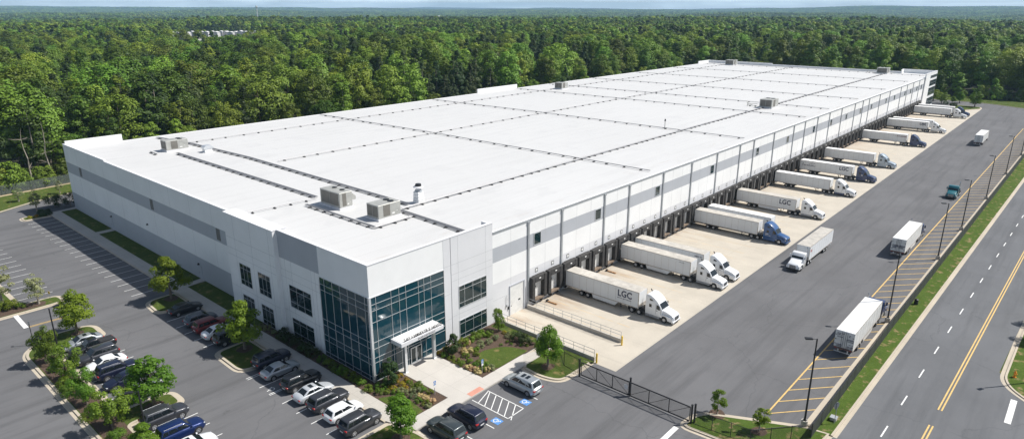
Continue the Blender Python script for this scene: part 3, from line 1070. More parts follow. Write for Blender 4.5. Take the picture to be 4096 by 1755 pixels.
# entrance canopy with its lettering, columns and doors
c = MB(); c.box(2.55, -1.95, 4.1, 9.1, -0.02, 4.62)
can = c.build('canopy', M['lgrey'], WH, bevel=0.03, segs=1)
t = MB(); t.box(2.75, -1.8, 4.622, 8.95, -0.1, 4.66); t.build('canopy_top', M['white'], can)
LT = paint('dark_lettering', (0.05, 0.045, 0.045), 0.5)
text_mesh('SLAKE. A BAMAIIDUTIIE SE DAIDUITES', 0.56, LT, can, (3.0, -1.86, 4.64), (R(80), 0, 0), 'canopy_lettering', 0.002, 0, 'LEFT', 0.60, 0.02, fit=5.9)
text_mesh('EAUIEUOEIITENANT', 0.30, LT, can, (5.0, -1.955, 4.22), (R(90), 0, 0), 'canopy_lettering', 0.002, 0, 'LEFT', 0.85, 0.006, fit=2.7)
for x in (3.75, 8.2):
    c = MB(); c.box(x - .17, -1.22, 0.14, x + .17, -0.88, 4.1); c.box(x - .24, -1.29, 0.14, x + .24, -0.81, 0.22)
    c.build('canopy_column', M['alum'], WH)
for x0 in (5.3, 6.18):
    f = MB()
    f.box(x0, -0.19, 0.16, x0 + .09, -0.145, 2.3); f.box(x0 + .75, -0.19, 0.16, x0 + .84, -0.145, 2.3)
    f.box(x0 + .09, -0.19, 2.2, x0 + .75, -0.145, 2.3); f.box(x0 + .09, -0.19, 0.16, x0 + .75, -0.145, 0.34)
    o = f.build('entrance_door', M['alum'], WH)
    f = MB(); f.box(x0 + .09, -0.165, 0.34, x0 + .75, -0.15, 2.2); f.build('pane', M['pane'], o)
    f = MB(); f.tube((x0 + (.68 if x0 < 6 else .16), -0.23, .9), (x0 + (.68 if x0 < 6 else .16), -0.23, 1.5), .02); f.build('handle', M['alum'], o)
# wall lights, camera brackets on walls
for y, z in ((81.9, 2.85), (64.0, 5.1), (45.3, 2.6)):
    f = MB(); f.side([(0.62, z - .12), (0.9, z - .12), (0.9, z + .12), (0.75, z + .12)], y - .17, y + .17)
    f.build('wall_light', M['black'], WH)
for y in (82.3, 45.0):
    f = MB(); f.box(0.86, y - .5, .16, 0.895, y + .5, 2.35); o = f.build('service_door', M['grey'], WH)
    f = MB(); f.box(0.84, y + .32, 1.1, 0.86, y + .42, 1.2); f.build('handle', M['black'], o)
f = MB(); f.tube((22.6, -.12, 1.9), (22.6, -.12, 3.3), .03); f.box(22.5, -.2, 1.6, 22.7, -.03, 1.9); f.tube((22.6, -.12, 3.0), (22.3, -.6, 2.8), .02)
f.build('camera_bracket', M['trim'], WH)
f = MB(); f.box(22.9, -.15, 1.1, 23.1, -.005, 1.5); f.build('control_box', M['black'], WH)

# ------------------------------------------------------------------ on the roof
HV = ('rooftop unit', 'grey rooftop air units')


def hvac(x, y, w, d, h, label, hood=False, fans=True):
    o = empty('rooftop_unit', (x, y, ROOFZ), 0, label, HV[0], HV[1])
    b = MB(); b.box(-w / 2 - .12, -d / 2 - .12, .004, w / 2 + .12, d / 2 + .12, .30); b.build('roof_curb', M['lgrey'], o)
    b = MB(); b.box(-w / 2, -d / 2, .30, w / 2, d / 2, h); b.build('casing', M['hvac'], o, bevel=.04, segs=1)
    b = MB(); b.box(-w / 2 - .02, -d * .44, .55, -w / 2 + .01, -.03, h - .15); b.box(-w / 2 - .02, .05, .55, -w / 2 + .01, d * .44, h - .15)
    b.build('coil_grille', M['hvacdark'], o)
    b = MB(); b.box(-w * .28, -d / 2 - .02, .5, w * .02, -d / 2 + .01, h - .12); b.build('access_panel', M['hvacdark'], o)
    b = MB(); b.box(w * .10, -d / 2 - .022, .6, w * .22, -d / 2 - .001, .8); b.box(w * .3, -d / 2 - .022, .9, w * .36, -d / 2 - .001, .96); b.build('name_plate', M['line'], o)
    if fans:
        for i in (-1, 1):
            b = MB(); b.tube((w * .22 + i * .02, i * d * .2, h + .002), (w * .22 + i * .02, i * d * .2, h + .09), min(w, d) * .17, n=18); b.build('fan_guard', M['black'], o)
    if hood:
        b = MB(); b.side([(w / 2 - .02, h - .2), (w / 2 + .9, h - 1.0), (w / 2 + .9, h - 1.5), (w / 2 - .02, h - 1.5)], -d * .42, -d * .02)
        b.side([(w / 2 - .02, h - .4), (w / 2 + .6, h - .8), (w / 2 + .6, h - 1.5), (w / 2 - .02, h - 1.5)], d * .05, d * .4); b.build('intake_hood', M['hvac'], o)
    return o


hvac(14.0, 25.9, 2.2, 4.9, 2.5, 'grey rooftop unit with sloping intake hoods, beside the long pipe run near the glass corner', True)
hvac(15.2, 16.3, 3.9, 2.6, 2.2, 'grey rooftop unit with two round fans, the one closest to the glass corner')
hvac(15.8, 85.2, 4.4, 2.6, 2.2, 'grey rooftop unit next to a small pale vent at the woodland end')
hvac(153.6, 90.3, 3.6, 3.2, 2.3, 'small grey rooftop unit by the middle of the woodland edge of the roof')
hvac(156.6, 16.6, 5.0, 3.6, 2.5, 'brownish grey rooftop unit straddling the pipe run halfway along the dock side')
hvac(294.0, 18.6, 5.0, 4.2, 2.5, 'grey rooftop unit beside the far corner block')
hvac(293.0, 88.2, 5.0, 4.2, 2.5, 'grey rooftop unit at the far woodland corner of the roof')


def pipe_frame(x, y, label):
    o = empty('pipe_frame', (x, y, ROOFZ), 0, label, 'pipe frame', 'small pipe frames beside rooftop units')
    b = MB(); b.tube((0, 0, .3), (0, 3.0, .3), .07); b.tube((0, 0, .9), (0, 3.0, .6), .06); b.tube((0, 3, .004), (0, 3, 1.2), .07); b.tube((-.5, 3, .9), (.5, 3, .9), .05); b.tube((.4, 1.6, .3), (.4, 3.2, .8), .05)
    b.build('pipework', M['hvac'], o)
    b = MB()
    for yy in (.6, 2.2): b.box(-.25, yy - .12, .004, .25, yy + .12, .22)
    b.build('support', M['black'], o)
pipe_frame(155.5, 19.5, 'tangle of grey pipes beside the brownish rooftop unit on the dock side')
pipe_frame(292.3, 21.6, 'tangle of grey pipes beside the far rooftop unit on the dock side')

o = empty('roof_exhaust_fan', (23.0, 17.9, ROOFZ), 0, 'white tiered exhaust stack with dark mushroom cap near the glass corner', 'exhaust fan')
b = MB()
for i in range(4): b.box(-.62 + .02 * i, -.62 + .02 * i, .004 + .45 * i, .62 - .02 * i, .62 - .02 * i, .43 + .45 * i)
b.build('stack', M['white'], o, bevel=.05, segs=1)
b = MB(); b.tube((0, 0, 1.8), (0, 0, 2.05), .62, .5, 20); b.build('collar', M['trim'], o)
b = MB(); b.tube((0, 0, 2.05), (0, 0, 2.45), .34, n=16); b.tube((0, 0, 2.45), (0, 0, 2.62), .78, .6, 20); b.build('cap', M['lgrey'], o)
b = MB(); b.tube((0, 0, 2.62), (0, 0, 2.95), .50, .42, 20); b.build('motor_dome', M['black'], o)
o = empty('roof_vent', (19.2, 78.1, ROOFZ), 0, 'small pale ventilator with ribbed hood beside the woodland end unit', 'roof vent')
b = MB(); b.box(-.75, -.6, .004, .75, .6, .75); b.build('vent_base', M['white'], o)
b = MB(); b.side([(-.95, .75), (.95, .75), (.95, 1.1), (.5, 1.4), (-.5, 1.4), (-.95, 1.1)], -.7, .7); b.build('hood', M['alum'], o)
o = empty('roof_standpipe', (105.2, 22.1, ROOFZ), 0, 'short dark pipe standing on the roof beside a cross run', 'vent pipe')
b = MB(); b.tube((0, 0, .004), (0, 0, 1.7), .09); b.box(-.4, -.4, .004, .4, .4, .15); b.build('pipe', M['hvac'], o)
b = MB(); b.tube((0, 0, 1.7), (0, 0, 2.2), .2, .16); b.build('cap', M['black'], o)

SUPB = MB(); SUPB.box(-.10, -.40, .004, .10, .40, .17); SUPME = SUPB.mesh('support_block', paint('block_rubber', (0.06, 0.06, 0.062), .8))


def pipe_run(pts, npipe, step, label, sup=1.0):
    """parallel pipes laid on dark blocks"""
    o = empty('roof_pipe_run', (pts[0][0], pts[0][1], ROOFZ), 0, label, 'pipe run', 'pipe runs laid across the white roof')
    b = MB()
    x0, y0 = pts[0]
    total = sum((Vector(q) - Vector(p)).length for p, q in zip(pts[:-1], pts[1:]))
    step = max(step, total / 96)
    for p, q in zip(pts[:-1], pts[1:]):
        d = (Vector(q) - Vector(p)); L = d.length; d.normalize(); n = Vector((-d.y, d.x))
        for i in range(npipe):
            s = (i - (npipe - 1) / 2) * .17
            b.tube((p[0] - x0 + n.x * s, p[1] - y0 + n.y * s, .27), (q[0] - x0 + n.x * s, q[1] - y0 + n.y * s, .27), .055, n=6)
        k = max(1, int(L / step))
        for i in range(k):
            c = Vector(p) + d * (L * (i + .5 + RNG.uniform(-.16, .16)) / k)
            s = link('support_block', SUPME, o, (c.x - x0, c.y - y0, 0))
            s.rotation_euler = (0, 0, math.atan2(d.y, d.x) + RNG.uniform(-.12, .12))
            s.scale = (1.0, sup * (0.5 + .2 * npipe), 1)
    b.build('pipe', M['pipe'], o)


P_ = 'pipe run on the roof, '
pipe_run([(14.2, 80.5), (14.2, 31.5)], 4, 2.4, 'wide ' + P_ + 'from the woodland end unit to the hooded unit')
pipe_run([(18.5, 101), (20.3, 90.6), (21.6, 66), (21.2, 37), (21.0, 18)], 4, 2.4, 'longest wide ' + P_ + 'bending past the small pale ventilator')
pipe_run([(18.2, 16.2), (17.6, 3.0)], 4, 2.2, 'short wide ' + P_ + 'reaching the entrance parapet')
pipe_run([(10.9, 29.2), (11.0, 12.9), (17.4, 13.0)], 3, 2.0, 'L-shaped ' + P_ + 'around the two units at the glass corner')
pipe_run([(2.5, 31.7), (14.0, 31.0)], 1, 2.6, 'thin single ' + P_ + 'ending by the end wall parapet')
pipe_run([(11.0, 82.4), (11.2, 86.0)], 2, 1.6, 'very short ' + P_ + 'beside the woodland end unit')
pipe_run([(18.9, 16.9), (155.0, 17.2)], 3, 2.5, 'straight ' + P_ + 'parallel to the docks, up to the brownish unit')
pipe_run([(158.5, 17.2), (291.3, 17.4)], 3, 3.0, 'straight ' + P_ + 'parallel to the docks, beyond the brownish unit')
pipe_run([(23.8, 59.0), (299, 59.3)], 2, 3.6, 'straight ' + P_ + 'along the middle of the building')
pipe_run([(20.3, 89.8), (151.0, 91.6)], 2, 3.6, 'straight ' + P_ + 'parallel to the woods, nearer half')
pipe_run([(156.2, 91.6), (291, 91.2)], 2, 3.8, 'straight ' + P_ + 'parallel to the woods, farther half')
for i, x in enumerate((63.2, 104.2, 144.0, 163.6, 192.4, 226.5, 260.6, 292.5)):
    pipe_run([(x - 1.6, 102.4), (x, 59.5), (x, 1.8)], 2, 3.6, P_ + 'crossing from woods to docks, %s from the glass corner' % ORD[i], 1.0)

# ------------------------------------------------------------------ lorries
TW = 1.10            # half width of a trailer


def carpaint(name, col, metal=0.0, rough=0.35):
    return paint('paint_' + name, col, rough, metal, 0.04, 0.5, 0.6)


VG = glass_mat('vehicle_glass', (0.012, 0.017, 0.02), 0.05)
CH = paint('chassis_black', (0.03, 0.03, 0.032), 0.7)
RIM = paint('wheel_rim', (0.55, 0.56, 0.58), 0.35, 0.6)
CHR = paint('chrome_trim', (0.60, 0.62, 0.64), 0.2, 0.9)
LAMP = paint('lamp_lens', (0.42, 0.44, 0.47), 0.2)
TAIL = paint('tail_lens', (0.42, 0.012, 0.012), 0.25)
NAVY = paint('navy_lettering', (0.025, 0.03, 0.07), 0.5)
TSIDE = wallpaint('trailer_side', (0.70, 0.715, 0.725))
TROOF = paint('trailer_roof_tan', (0.50, 0.47, 0.42), 0.6, 0, 0.18, 1.1)
TROOFW = paint('trailer_roof_white', (0.78, 0.78, 0.77), 0.6, 0, 0.06, 1.1)
TRAIL = paint('trailer_rail', (0.40, 0.37, 0.33), 0.6, 0.1, 0.35, 3.0)


def wheel(parent, x, y, r, w, dual=False, rim=RIM):
    s = 1 if y > 0 else -1
    b = MB(); b.tube((x, y - s * w, r + .002), (x, y, r + .002), r, n=20)
    o = b.build('wheel', M['rubber'], parent, bevel=.03, smooth=40, segs=1)
    b = MB(); b.tube((x, y - s * .03, r), (x, y + s * .012, r), r * .58, r * .54, 16); b.tube((x, y + s * .01, r), (x, y + s * .05, r), r * .22, r * .16, 10)
    b.build('rim', rim, o)
    b = MB()
    for k in range(6):
        a = math.pi * k / 3
        b.tube((x + r * .40 * math.cos(a), y + s * .010, r + r * .40 * math.sin(a)), (x + r * .40 * math.cos(a), y + s * .016, r + r * .40 * math.sin(a)), r * .10, n=6)
    b.build('rim_holes', CH, o)
    return o


def trailer_part(root, xf, xr, roofmat, skirt=False, hz=3.32, floor=0.92, side=TSIDE, gear=True, doors=None):
    b = MB(); b.box(xr, -TW, floor + .12, xf, TW, hz)
    n = int((xf - xr) / 1.2)
    for i in range(1, n):
        x = xr + (xf - xr) * i / n
        b.box(x - .012, -TW - .006, floor + .2, x + .012, TW + .006, hz - .08, 2)
    body = b.build('trailer', [side, roofmat, TRAIL], root)
    b = MB(); b.box(xr + .03, -TW + .04, hz + .002, xf - .03, TW - .04, hz + .03)
    for i in range(int((xf - xr) / .6)): b.box(xr + .3 + .6 * i, -TW + .06, hz + .03, xr + .34 + .6 * i, TW - .06, hz + .037)
    b.build('roof_sheet', roofmat, body)
    b = MB()
    for s in (-1, 1):
        y0, y1 = sorted((s * (TW + .012), s * (TW - .05)))
        b.box(xr, y0, floor, xf, y1, floor + .13)
        y0, y1 = sorted((s * (TW + .010), s * (TW - .05)))
        b.box(xr, y0, hz - .07, xf, y1, hz + .015)
        b.box(xf - .10, y0, floor + .13, xf + .012, y1, hz - .07)
    b.build('rail', TRAIL, body)
    # rear doors with lock rods
    for s in (-1, 1):
        y0, y1 = sorted((s * .02, s * (TW - .07)))
        b = MB(); b.box(xr - .035, y0, floor + .22, xr - .002, y1, hz - .10)
        d = b.build('rear_door', side, body)
        b = MB()
        for yy in (.12, .32): b.tube((xr - .06, s * yy, floor + .12), (xr - .06, s * yy, hz - .08), .018, n=6)
        for z in (1.5, 2.1, 2.7): b.box(xr - .07, min(s * (TW - .22), s * (TW - .03)), z, xr - .036, max(s * (TW - .22), s * (TW - .03)), z + .06)
        b.build('lock_rod', CH, body)
    b = MB(); b.box(xr - .06, -TW, floor - .02, xr + .04, TW, floor + .2); b.build('rear_sill', paint('rear_sill', (0.16, 0.10, 0.09), 0.7, 0, 0.3, 4.0), body)
    b = MB()
    b.box(xr - .02, -TW + .1, .45, xr + .06, TW - .1, .55)
    for y in (-.55, .55): b.box(xr - .01, y - .07, .55, xr + .05, y + .07, floor)
    b.build('rear_bumper', M['alum'], body)
    for s in (-1, 1):
        b = MB(); b.box(xr - .075, s * .85 - .09, floor + .03, xr - .061, s * .85 + .09, floor + .11); b.build('tail_light', TAIL, body)
    b = MB(); b.box(xr + 1.9, -.5, .62, xr + 5.0, .5, floor); b.box(xr + .3, -.35, floor - .12, xf - .2, .35, floor - .005)
    b.box(xr + 2.3, -.95, .38, xr + 2.42, .95, .50); b.box(xr + 3.4, -.95, .38, xr + 3.52, .95, .50)
    b.build('bogie', CH, body)
    for x in (xr + 2.85, xr + 4.0):
        for s in (-1, 1): wheel(body, x, s * (TW - .06), .43, .46)
    if skirt:
        for s in (-1, 1):
            b = MB(); b.side([(xr + 5.0, .36), (xf - 3.9, .30), (xf - 3.3, floor), (xr + 4.8, floor)], s * (TW - .04) - .02, s * (TW - .04) + .02); b.build('side_skirt', side, body)
    if gear:
        for s in (-1, 1):
            b = MB(); b.tube((xf - 3.0, s * .75, .30), (xf - 3.0, s * .75, floor), .07); b.box(xf - 3.14, s * .75 - .12, .26, xf - 2.86, s * .75 + .12, .31)
            b.tube((xf - 3.5, s * .7, floor - .02), (xf - 3.0, s * .75, .5), .035)
            b.build('landing_leg', CH, body)
    b = MB(); b.box(xf + .002, -TW + .1, floor + .2, xf + .02, TW - .1, floor + .62); b.build('nose_plate', TRAIL, body)
    return body


def tractor_part(root, col, lower=None, sleeper=True, dark=False, stack=True):
    pm = col
    back = -4.35 if sleeper else -3.3
    if sleeper:
        prof = [(back, .62), (back, 3.32), (-4.1, 3.52), (-3.55, 3.5), (-3.0, 3.22), (-2.55, 2.86), (-2.3, 2.56), (-1.72, 1.76), (-1.72, .62)]
    else:
        prof = [(back, .75), (back, 2.55), (-3.1, 2.68), (-2.5, 2.68), (-2.28, 2.58), (-1.75, 1.78), (-1.75, .75)]
    b = MB(); b.side(prof, -1.03, 1.03)
    cab = b.build('cab', [pm], root, bevel=.10, smooth=35)
    b = MB(); b.side([(-1.85, .8), (-1.85, 1.74), (-1.2, 1.62), (-.42, 1.38), (-.12, 1.22), (-.02, .95), (-.02, .55), (-.5, .55), (-.6, .8)], -.86, .86)
    b.build('hood', [pm], cab, bevel=.10, smooth=40)
    for s in (-1, 1):
        b = MB(); y0, y1 = sorted((s * .80, s * 1.04))
        b.side([(-2.15, .62), (-2.12, 1.02), (-1.85, 1.16), (-1.0, 1.18), (-.55, 1.05), (-.16, .92), (-.10, .42), (-.9, .42), (-.98, .75), (-1.2, .95), (-1.6, .95), (-1.85, .72)], y0, y1)
        b.build('fender', [pm], cab, bevel=.05, smooth=40, segs=1)
        b = MB(); b.box(-.42, s * .93 - .10, .86, -.13, s * .93 + .10, 1.02); b.build('headlight', LAMP, cab, bevel=.04, segs=1)
        y0, y1 = sorted((s * .70, s * 1.02))
        b = MB(); b.box(back, y0, .30, -2.1, y1, .84); b.build('side_fairing', lower or M['hvac'], cab, bevel=.05, segs=1)
        b = MB(); b.box(-2.18, min(s * 1.10, s * 1.32), 1.78, -2.08, max(s * 1.10, s * 1.32), 2.30); b.tube((-2.12, s * 1.0, 2.1), (-2.12, s * 1.15, 2.1), .025, n=6)
        b.build('mirror', M['black'] if not dark else pm, cab, bevel=.03, segs=1)
        b = MB(); y = s * 1.034; b.add([(-2.62, y, 1.70), (-1.98, y, 1.70), (-2.28, y, 2.30), (-2.62, y, 2.34)], [(0, 1, 2, 3) if s < 0 else (3, 2, 1, 0)]); b.build('side_window', VG, cab)
        if sleeper:
            b = MB(); b.add([(-3.75, y, 1.75), (-3.35, y, 1.75), (-3.35, y, 2.22), (-3.75, y, 2.22)], [(0, 1, 2, 3) if s < 0 else (3, 2, 1, 0)]); b.build('sleeper_window', VG, cab)
            b = MB(); b.add([(-3.7, y, 2.72), (-3.12, y, 2.72), (-3.22, y, 2.92), (-3.7, y, 3.02)], [(0, 1, 2, 3) if s < 0 else (3, 2, 1, 0)]); b.build('sleeper_window', VG, cab)
        b = MB(); b.box(-2.72, y - .006, .95, -2.70, y + .006, 2.42); b.box(-1.93, y - .006, .95, -1.91, y + .006, 1.70); b.build('door_seam', CH, cab)
        b = MB(); b.box(-2.64, y - .02, 1.45, -2.42, y + .02, 1.52); b.build('door_handle', CH, cab)
    b = MB(); d = Vector((.81, 0, .58))
    p0, p1 = Vector((-2.26, 0, 2.50)) + d * .012, Vector((-1.78, 0, 1.83)) + d * .012
    b.add([(p0.x, -.86, p0.z), (p0.x, .86, p0.z), (p1.x, .93, p1.z), (p1.x, -.93, p1.z)], [(0, 3, 2, 1)])
    b.build('windshield', VG, cab)
    b = MB(); b.box(-.06, -.52, .62, .02, .52, 1.18)
    g = b.build('grille', CHR, cab, bevel=.02, segs=1)
    b = MB()
    for i in range(9): b.box(.02, -.46 + .112 * i, .66, .028, -.41 + .112 * i, 1.14)
    b.build('grille_bars', CH, g)
    b = MB(); b.box(-.30, -1.03, .28, .06, 1.03, .60); b.build('bumper', pm if not dark else CH, cab, bevel=.08, segs=2)
    b = MB(); b.box(.055, -.75, .34, .07, .75, .44); b.build('bumper_vent', CH, cab)
    if stack:
        b = MB(); b.tube((back - .12, .92, .8), (back - .12, .92, 3.3), .075); b.tube((back - .12, .92, 3.3), (back - .3, .92, 3.52), .075); b.build('exhaust_stack', CHR if not sleeper else CH, cab)
    b = MB(); b.box(-7.2 if sleeper else -6.5, -.42, .55, -.5, .42, .82)
    b.box(-6.6 if sleeper else -5.9, -.5, .82, -5.4 if sleeper else -4.6, .5, .95)
    for x in ((-5.3, -6.45) if sleeper else (-4.6, -5.75)): b.box(x - .07, -.95, .36, x + .07, .95, .50)
    b.tube((-4.75, -.9, .62), (-4.75, .9, .62), .14)
    b.build('chassis', CH, root)
    for s in (-1, 1):
        wheel(root, -1.38, s * 1.03, .44, .28)
        for x in ((-5.3, -6.45) if sleeper else (-4.6, -5.75)): wheel(root, x, s * 1.03, .44, .50)
        b = MB(); y0, y1 = sorted((s * .55, s * 1.03))
        xx = -7.0 if sleeper else -6.3
        b.box(xx - .02, y0, .30, xx, y1, .85); b.build('mudflap', M['rubber'], root)
    return cab


WHITE_T = carpaint('lorry_white', (0.80, 0.81, 0.82))
NAVY_T = carpaint('lorry_navy', (0.022, 0.045, 0.13))
BLUE_T = carpaint('lorry_blue', (0.02, 0.085, 0.24))
SILVER_T = carpaint('lorry_silver_blue', (0.40, 0.47, 0.54), 0.2)
TEAL_T = carpaint('lorry_teal', (0.015, 0.13, 0.16))
GREYSK = paint('grey_fairing', (0.30, 0.32, 0.35), 0.4, 0.3)

GD = 'lorries backed up to the dock doors'


def near_text(body, txt, x, z, size, bold=0.02, sx=1.0, mat=NAVY, fit=None):
    return text_mesh(txt, size, mat, body, (x, -TW - .014, z), (R(90), 0, 0), 'lettering', bold, 0, 'LEFT', sx, fit=fit)


def dock_lorry(xn, label, col, roofmat=TROOFW, lower=None, skirt=False, texts=(), nose=-18.72, gearlab=None):
    r = empty('semi_truck', (xn + 1.10, nose, 0.014), R(-90), label, 'truck', GD)
    t = trailer_part(r, -5.35, -17.95, roofmat, skirt)
    tractor_part(r, col, lower)
    for a in texts: near_text(t, *a)
    return r, t


def parked_trailer(xn, yf, label):
    r = empty('semi_trailer', (xn + 1.10, yf, 0.014), R(-90), label, 'trailer', GD)
    t = trailer_part(r, 0, -12.6, TROOFW)
    return r, t


LGC = lambda x=-8.82, s=1.32: ('LGC', x, 2.0, s, 0.035, 1.05, NAVY, 2.3)
r, t = dock_lorry(35.25, 'white sleeper truck whose trailer has three bold letters, closest to the ramp railing', WHITE_T, TROOF, GREYSK, True, [LGC(), ('sunno gavoasazs', -8.85, 1.66, .26, .003, 1.0, NAVY, 2.3)])
r, t = dock_lorry(50.6, 'white truck with plain trailer and long side skirt, second white cab from the ramp', WHITE_T, TROOF, GREYSK, True, [('1175 15-150', -7.4, 2.85, .18, .002, 1.0)])
r, t = dock_lorry(55.0, 'white truck half hidden behind the plain skirted trailer, small black marking on its trailer', WHITE_T, TROOF, None, False, [('DEBKS 150', -6.9, 2.7, .26, .01, 1.0)])
r, t = dock_lorry(77.2, 'bright blue sleeper truck with plain trailer and white door lettering', BLUE_T, TROOF, BLUE_T, False)
text_mesh('FAUN', 0.22, M['line'], t.parent, (-3.95, -1.04, 1.42), (R(90), 0, 0), 'lettering', .008)
text_mesh('SUISU 147 USN', 0.15, M['line'], t.parent, (-3.95, -1.04, 1.15), (R(90), 0, 0), 'lettering', .003)
parked_trailer(81.3, -14.1, 'plain trailer standing without a truck behind the bright blue cab')
r, t = dock_lorry(97.0, 'white sleeper truck whose trailer has three bold letters and a long skirt, mid row', WHITE_T, TROOF, GREYSK, True, [LGC()])
r, t = dock_lorry(119.0, 'white truck with navy lower fairing and plain white trailer', WHITE_T, TROOFW, NAVY_T, False)
r, t = dock_lorry(136.2, 'navy truck whose trailer has three bold letters and a drawing at its dock end', NAVY_T, TROOFW, NAVY_T, False,
                  [('LGC', -8.4, 2.15, 1.25, .03, 1.05, NAVY, 2.15), ('guiauna', -15.2, 2.75, .26, .006, 1.2), ('sthuosi_o', -15.8, 2.45, .26, .004, 1.2), ('Atta EitGi_ananow', -17.0, 2.05, .38, .012, 1.0), ('f', -17.3, 1.9, 1.2, .02, .6)])
b = MB()
for z in (1.62, 1.45): b.box(-3.2, -1.045, z, -2.85, -1.036, z + .09)
b.build('door_lettering', M['line'], r)
r, t = dock_lorry(156.0, 'silver blue truck with plain white trailer', SILVER_T, TROOFW, SILVER_T, False)
r, t = dock_lorry(193.5, 'navy truck with small reddish lettering on its white trailer', NAVY_T, TROOFW, NAVY_T, False, [('i .BOLIEEIFIEE', -8.4, 2.55, .50, .01, 1.0, paint('maroon_lettering', (.14, .05, .06), .5), 3.0)])
r, t = dock_lorry(224.8, 'white truck whose trailer shows bold slanted letters', WHITE_T, TROOFW, None, False)
near_text(t, 'UB\u20ac', -7.85, 2.1, 1.22, .03, 1.0, NAVY, 1.9)
parked_trailer(229.6, -13.9, 'trailer without a truck just behind the one with slanted letters')
r, t = dock_lorry(266.5, 'white truck with plain trailer at the far end of the docks, before a navy cab', WHITE_T, TROOFW, None, False)
r, t = dock_lorry(273.2, 'navy truck at the far end of the docks, mostly hidden behind a white one', NAVY_T, TROOFW, NAVY_T, False)


def rear_text(t, xr, txt, y, z, size, bold=0.004, sx=1.0):
    return text_mesh(txt, size, NAVY, t, (xr - .072, y, z), (R(90), 0, R(-90)), 'lettering', bold, 0, 'LEFT', sx)


GY = 'lorries standing or driving in the yard'
# oncoming white day cab
r = empty('semi_truck', (65.6, -23.85, 0.004), R(180), 'white day cab truck with grimy trailer roof driving toward the gate', 'truck', GY)
t = trailer_part(r, -4.3, -16.6, TROOF, False)
tractor_part(r, WHITE_T, None, False, True)
text_mesh('BH', .55, paint('red_lettering', (.5, .05, .05), .5), t, (-4.75, TW + .014, 2.3), (R(90), 0, R(180)), 'lettering', .01)
# white trailer going away
r = empty('semi_truck', (101.3, -35.0, 0.004), 0, 'white trailer with bold dark lettering across its rear doors, driving away beside the hatched strip', 'truck', GY)
t = trailer_part(r, -4.7, -17.2, TROOFW, True, side=M['door'])
tractor_part(r, NAVY_T, None, False, True)
rear_text(t, -17.2, 'FUREBL', .85, 1.95, .42, .012, .62); rear_text(t, -17.2, 'RERENT', -.05, 1.95, .42, .012, .62)
rear_text(t, -17.2, 'REEEEE', .85, 1.72, .22, .012, .9); rear_text(t, -17.2, 'BOUGERE', -.1, 1.72, .2, .01, .8); rear_text(t, -17.2, 'PT. 19.', .85, 1.45, .18, .004, 1.0)
# big white trailer near the fence
r = empty('semi_truck', (59.2, -38.3, 0.004), 0, 'long white trailer with navy cab parked on the hatched strip against the fence', 'truck', GY)
t = trailer_part(r, -4.7, -17.4, TROOFW, True, side=M['door'])
tractor_part(r, NAVY_T, None, False, True)
for tx, y, z, s in (('Eoxes. ICN', .85, 2.95, .17), ('WSE  S', .88, 2.75, .2), ('ZIYAIA', .85, 2.45, .22), ('Z', -.45, 2.75, .34), ('ADSEEL', -.25, 2.3, .26), ('Tosntaer', -.25, 2.12, .18), ('SEX 1A', -.6, 1.7, .14), ('CGSEY.', .85, 1.4, .24), ('CXSEXE', .85, 1.22, .18), ('ERUEU', -.4, 1.38, .22), ('SUEUEE', -.4, 1.2, .18)):
    rear_text(t, -17.4, tx, y, z, s, .004, 1.0)
# bobtail
r = empty('semi_truck', (132.3, -35.15, 0.004), R(180), 'teal truck without a trailer driving toward the gate', 'truck', GY)
tractor_part(r, TEAL_T, TEAL_T, False, True)
# far box lorry
r = empty('box_truck', (221.8, -30.2, 0.004), 0, 'small white box truck driving away on the far part of the yard', 'truck', GY)
t = trailer_part(r, -2.0, -14.0, TROOFW, False, side=M['door'], gear=False)
b = MB(); b.side([(-1.9, .6), (-1.9, 2.5), (-.9, 2.45), (-.3, 1.7), (0, 1.5), (0, .5)], -1, 1); c = b.build('cab', WHITE_T, r, bevel=.08)
b = MB(); b.add([(-.86, -.85, 2.36), (-.86, .85, 2.36), (-.30, .88, 1.74), (-.30, -.88, 1.74)], [(0, 3, 2, 1)]); b.build('windshield', VG, c)
for s in (-1, 1): wheel(r, -.9, s * 1.0, .43, .28)

# ------------------------------------------------------------------ cars
def lerp_tab(tab, x):
    for (a, va), (b, vb) in zip(tab[:-1], tab[1:]):
        if x <= b:
            t = 0 if b == a else max(0, (x - a) / (b - a))
            t = t * t * (3 - 2 * t) * .5 + t * .5
            return va + (vb - va) * t
    return tab[-1][1]


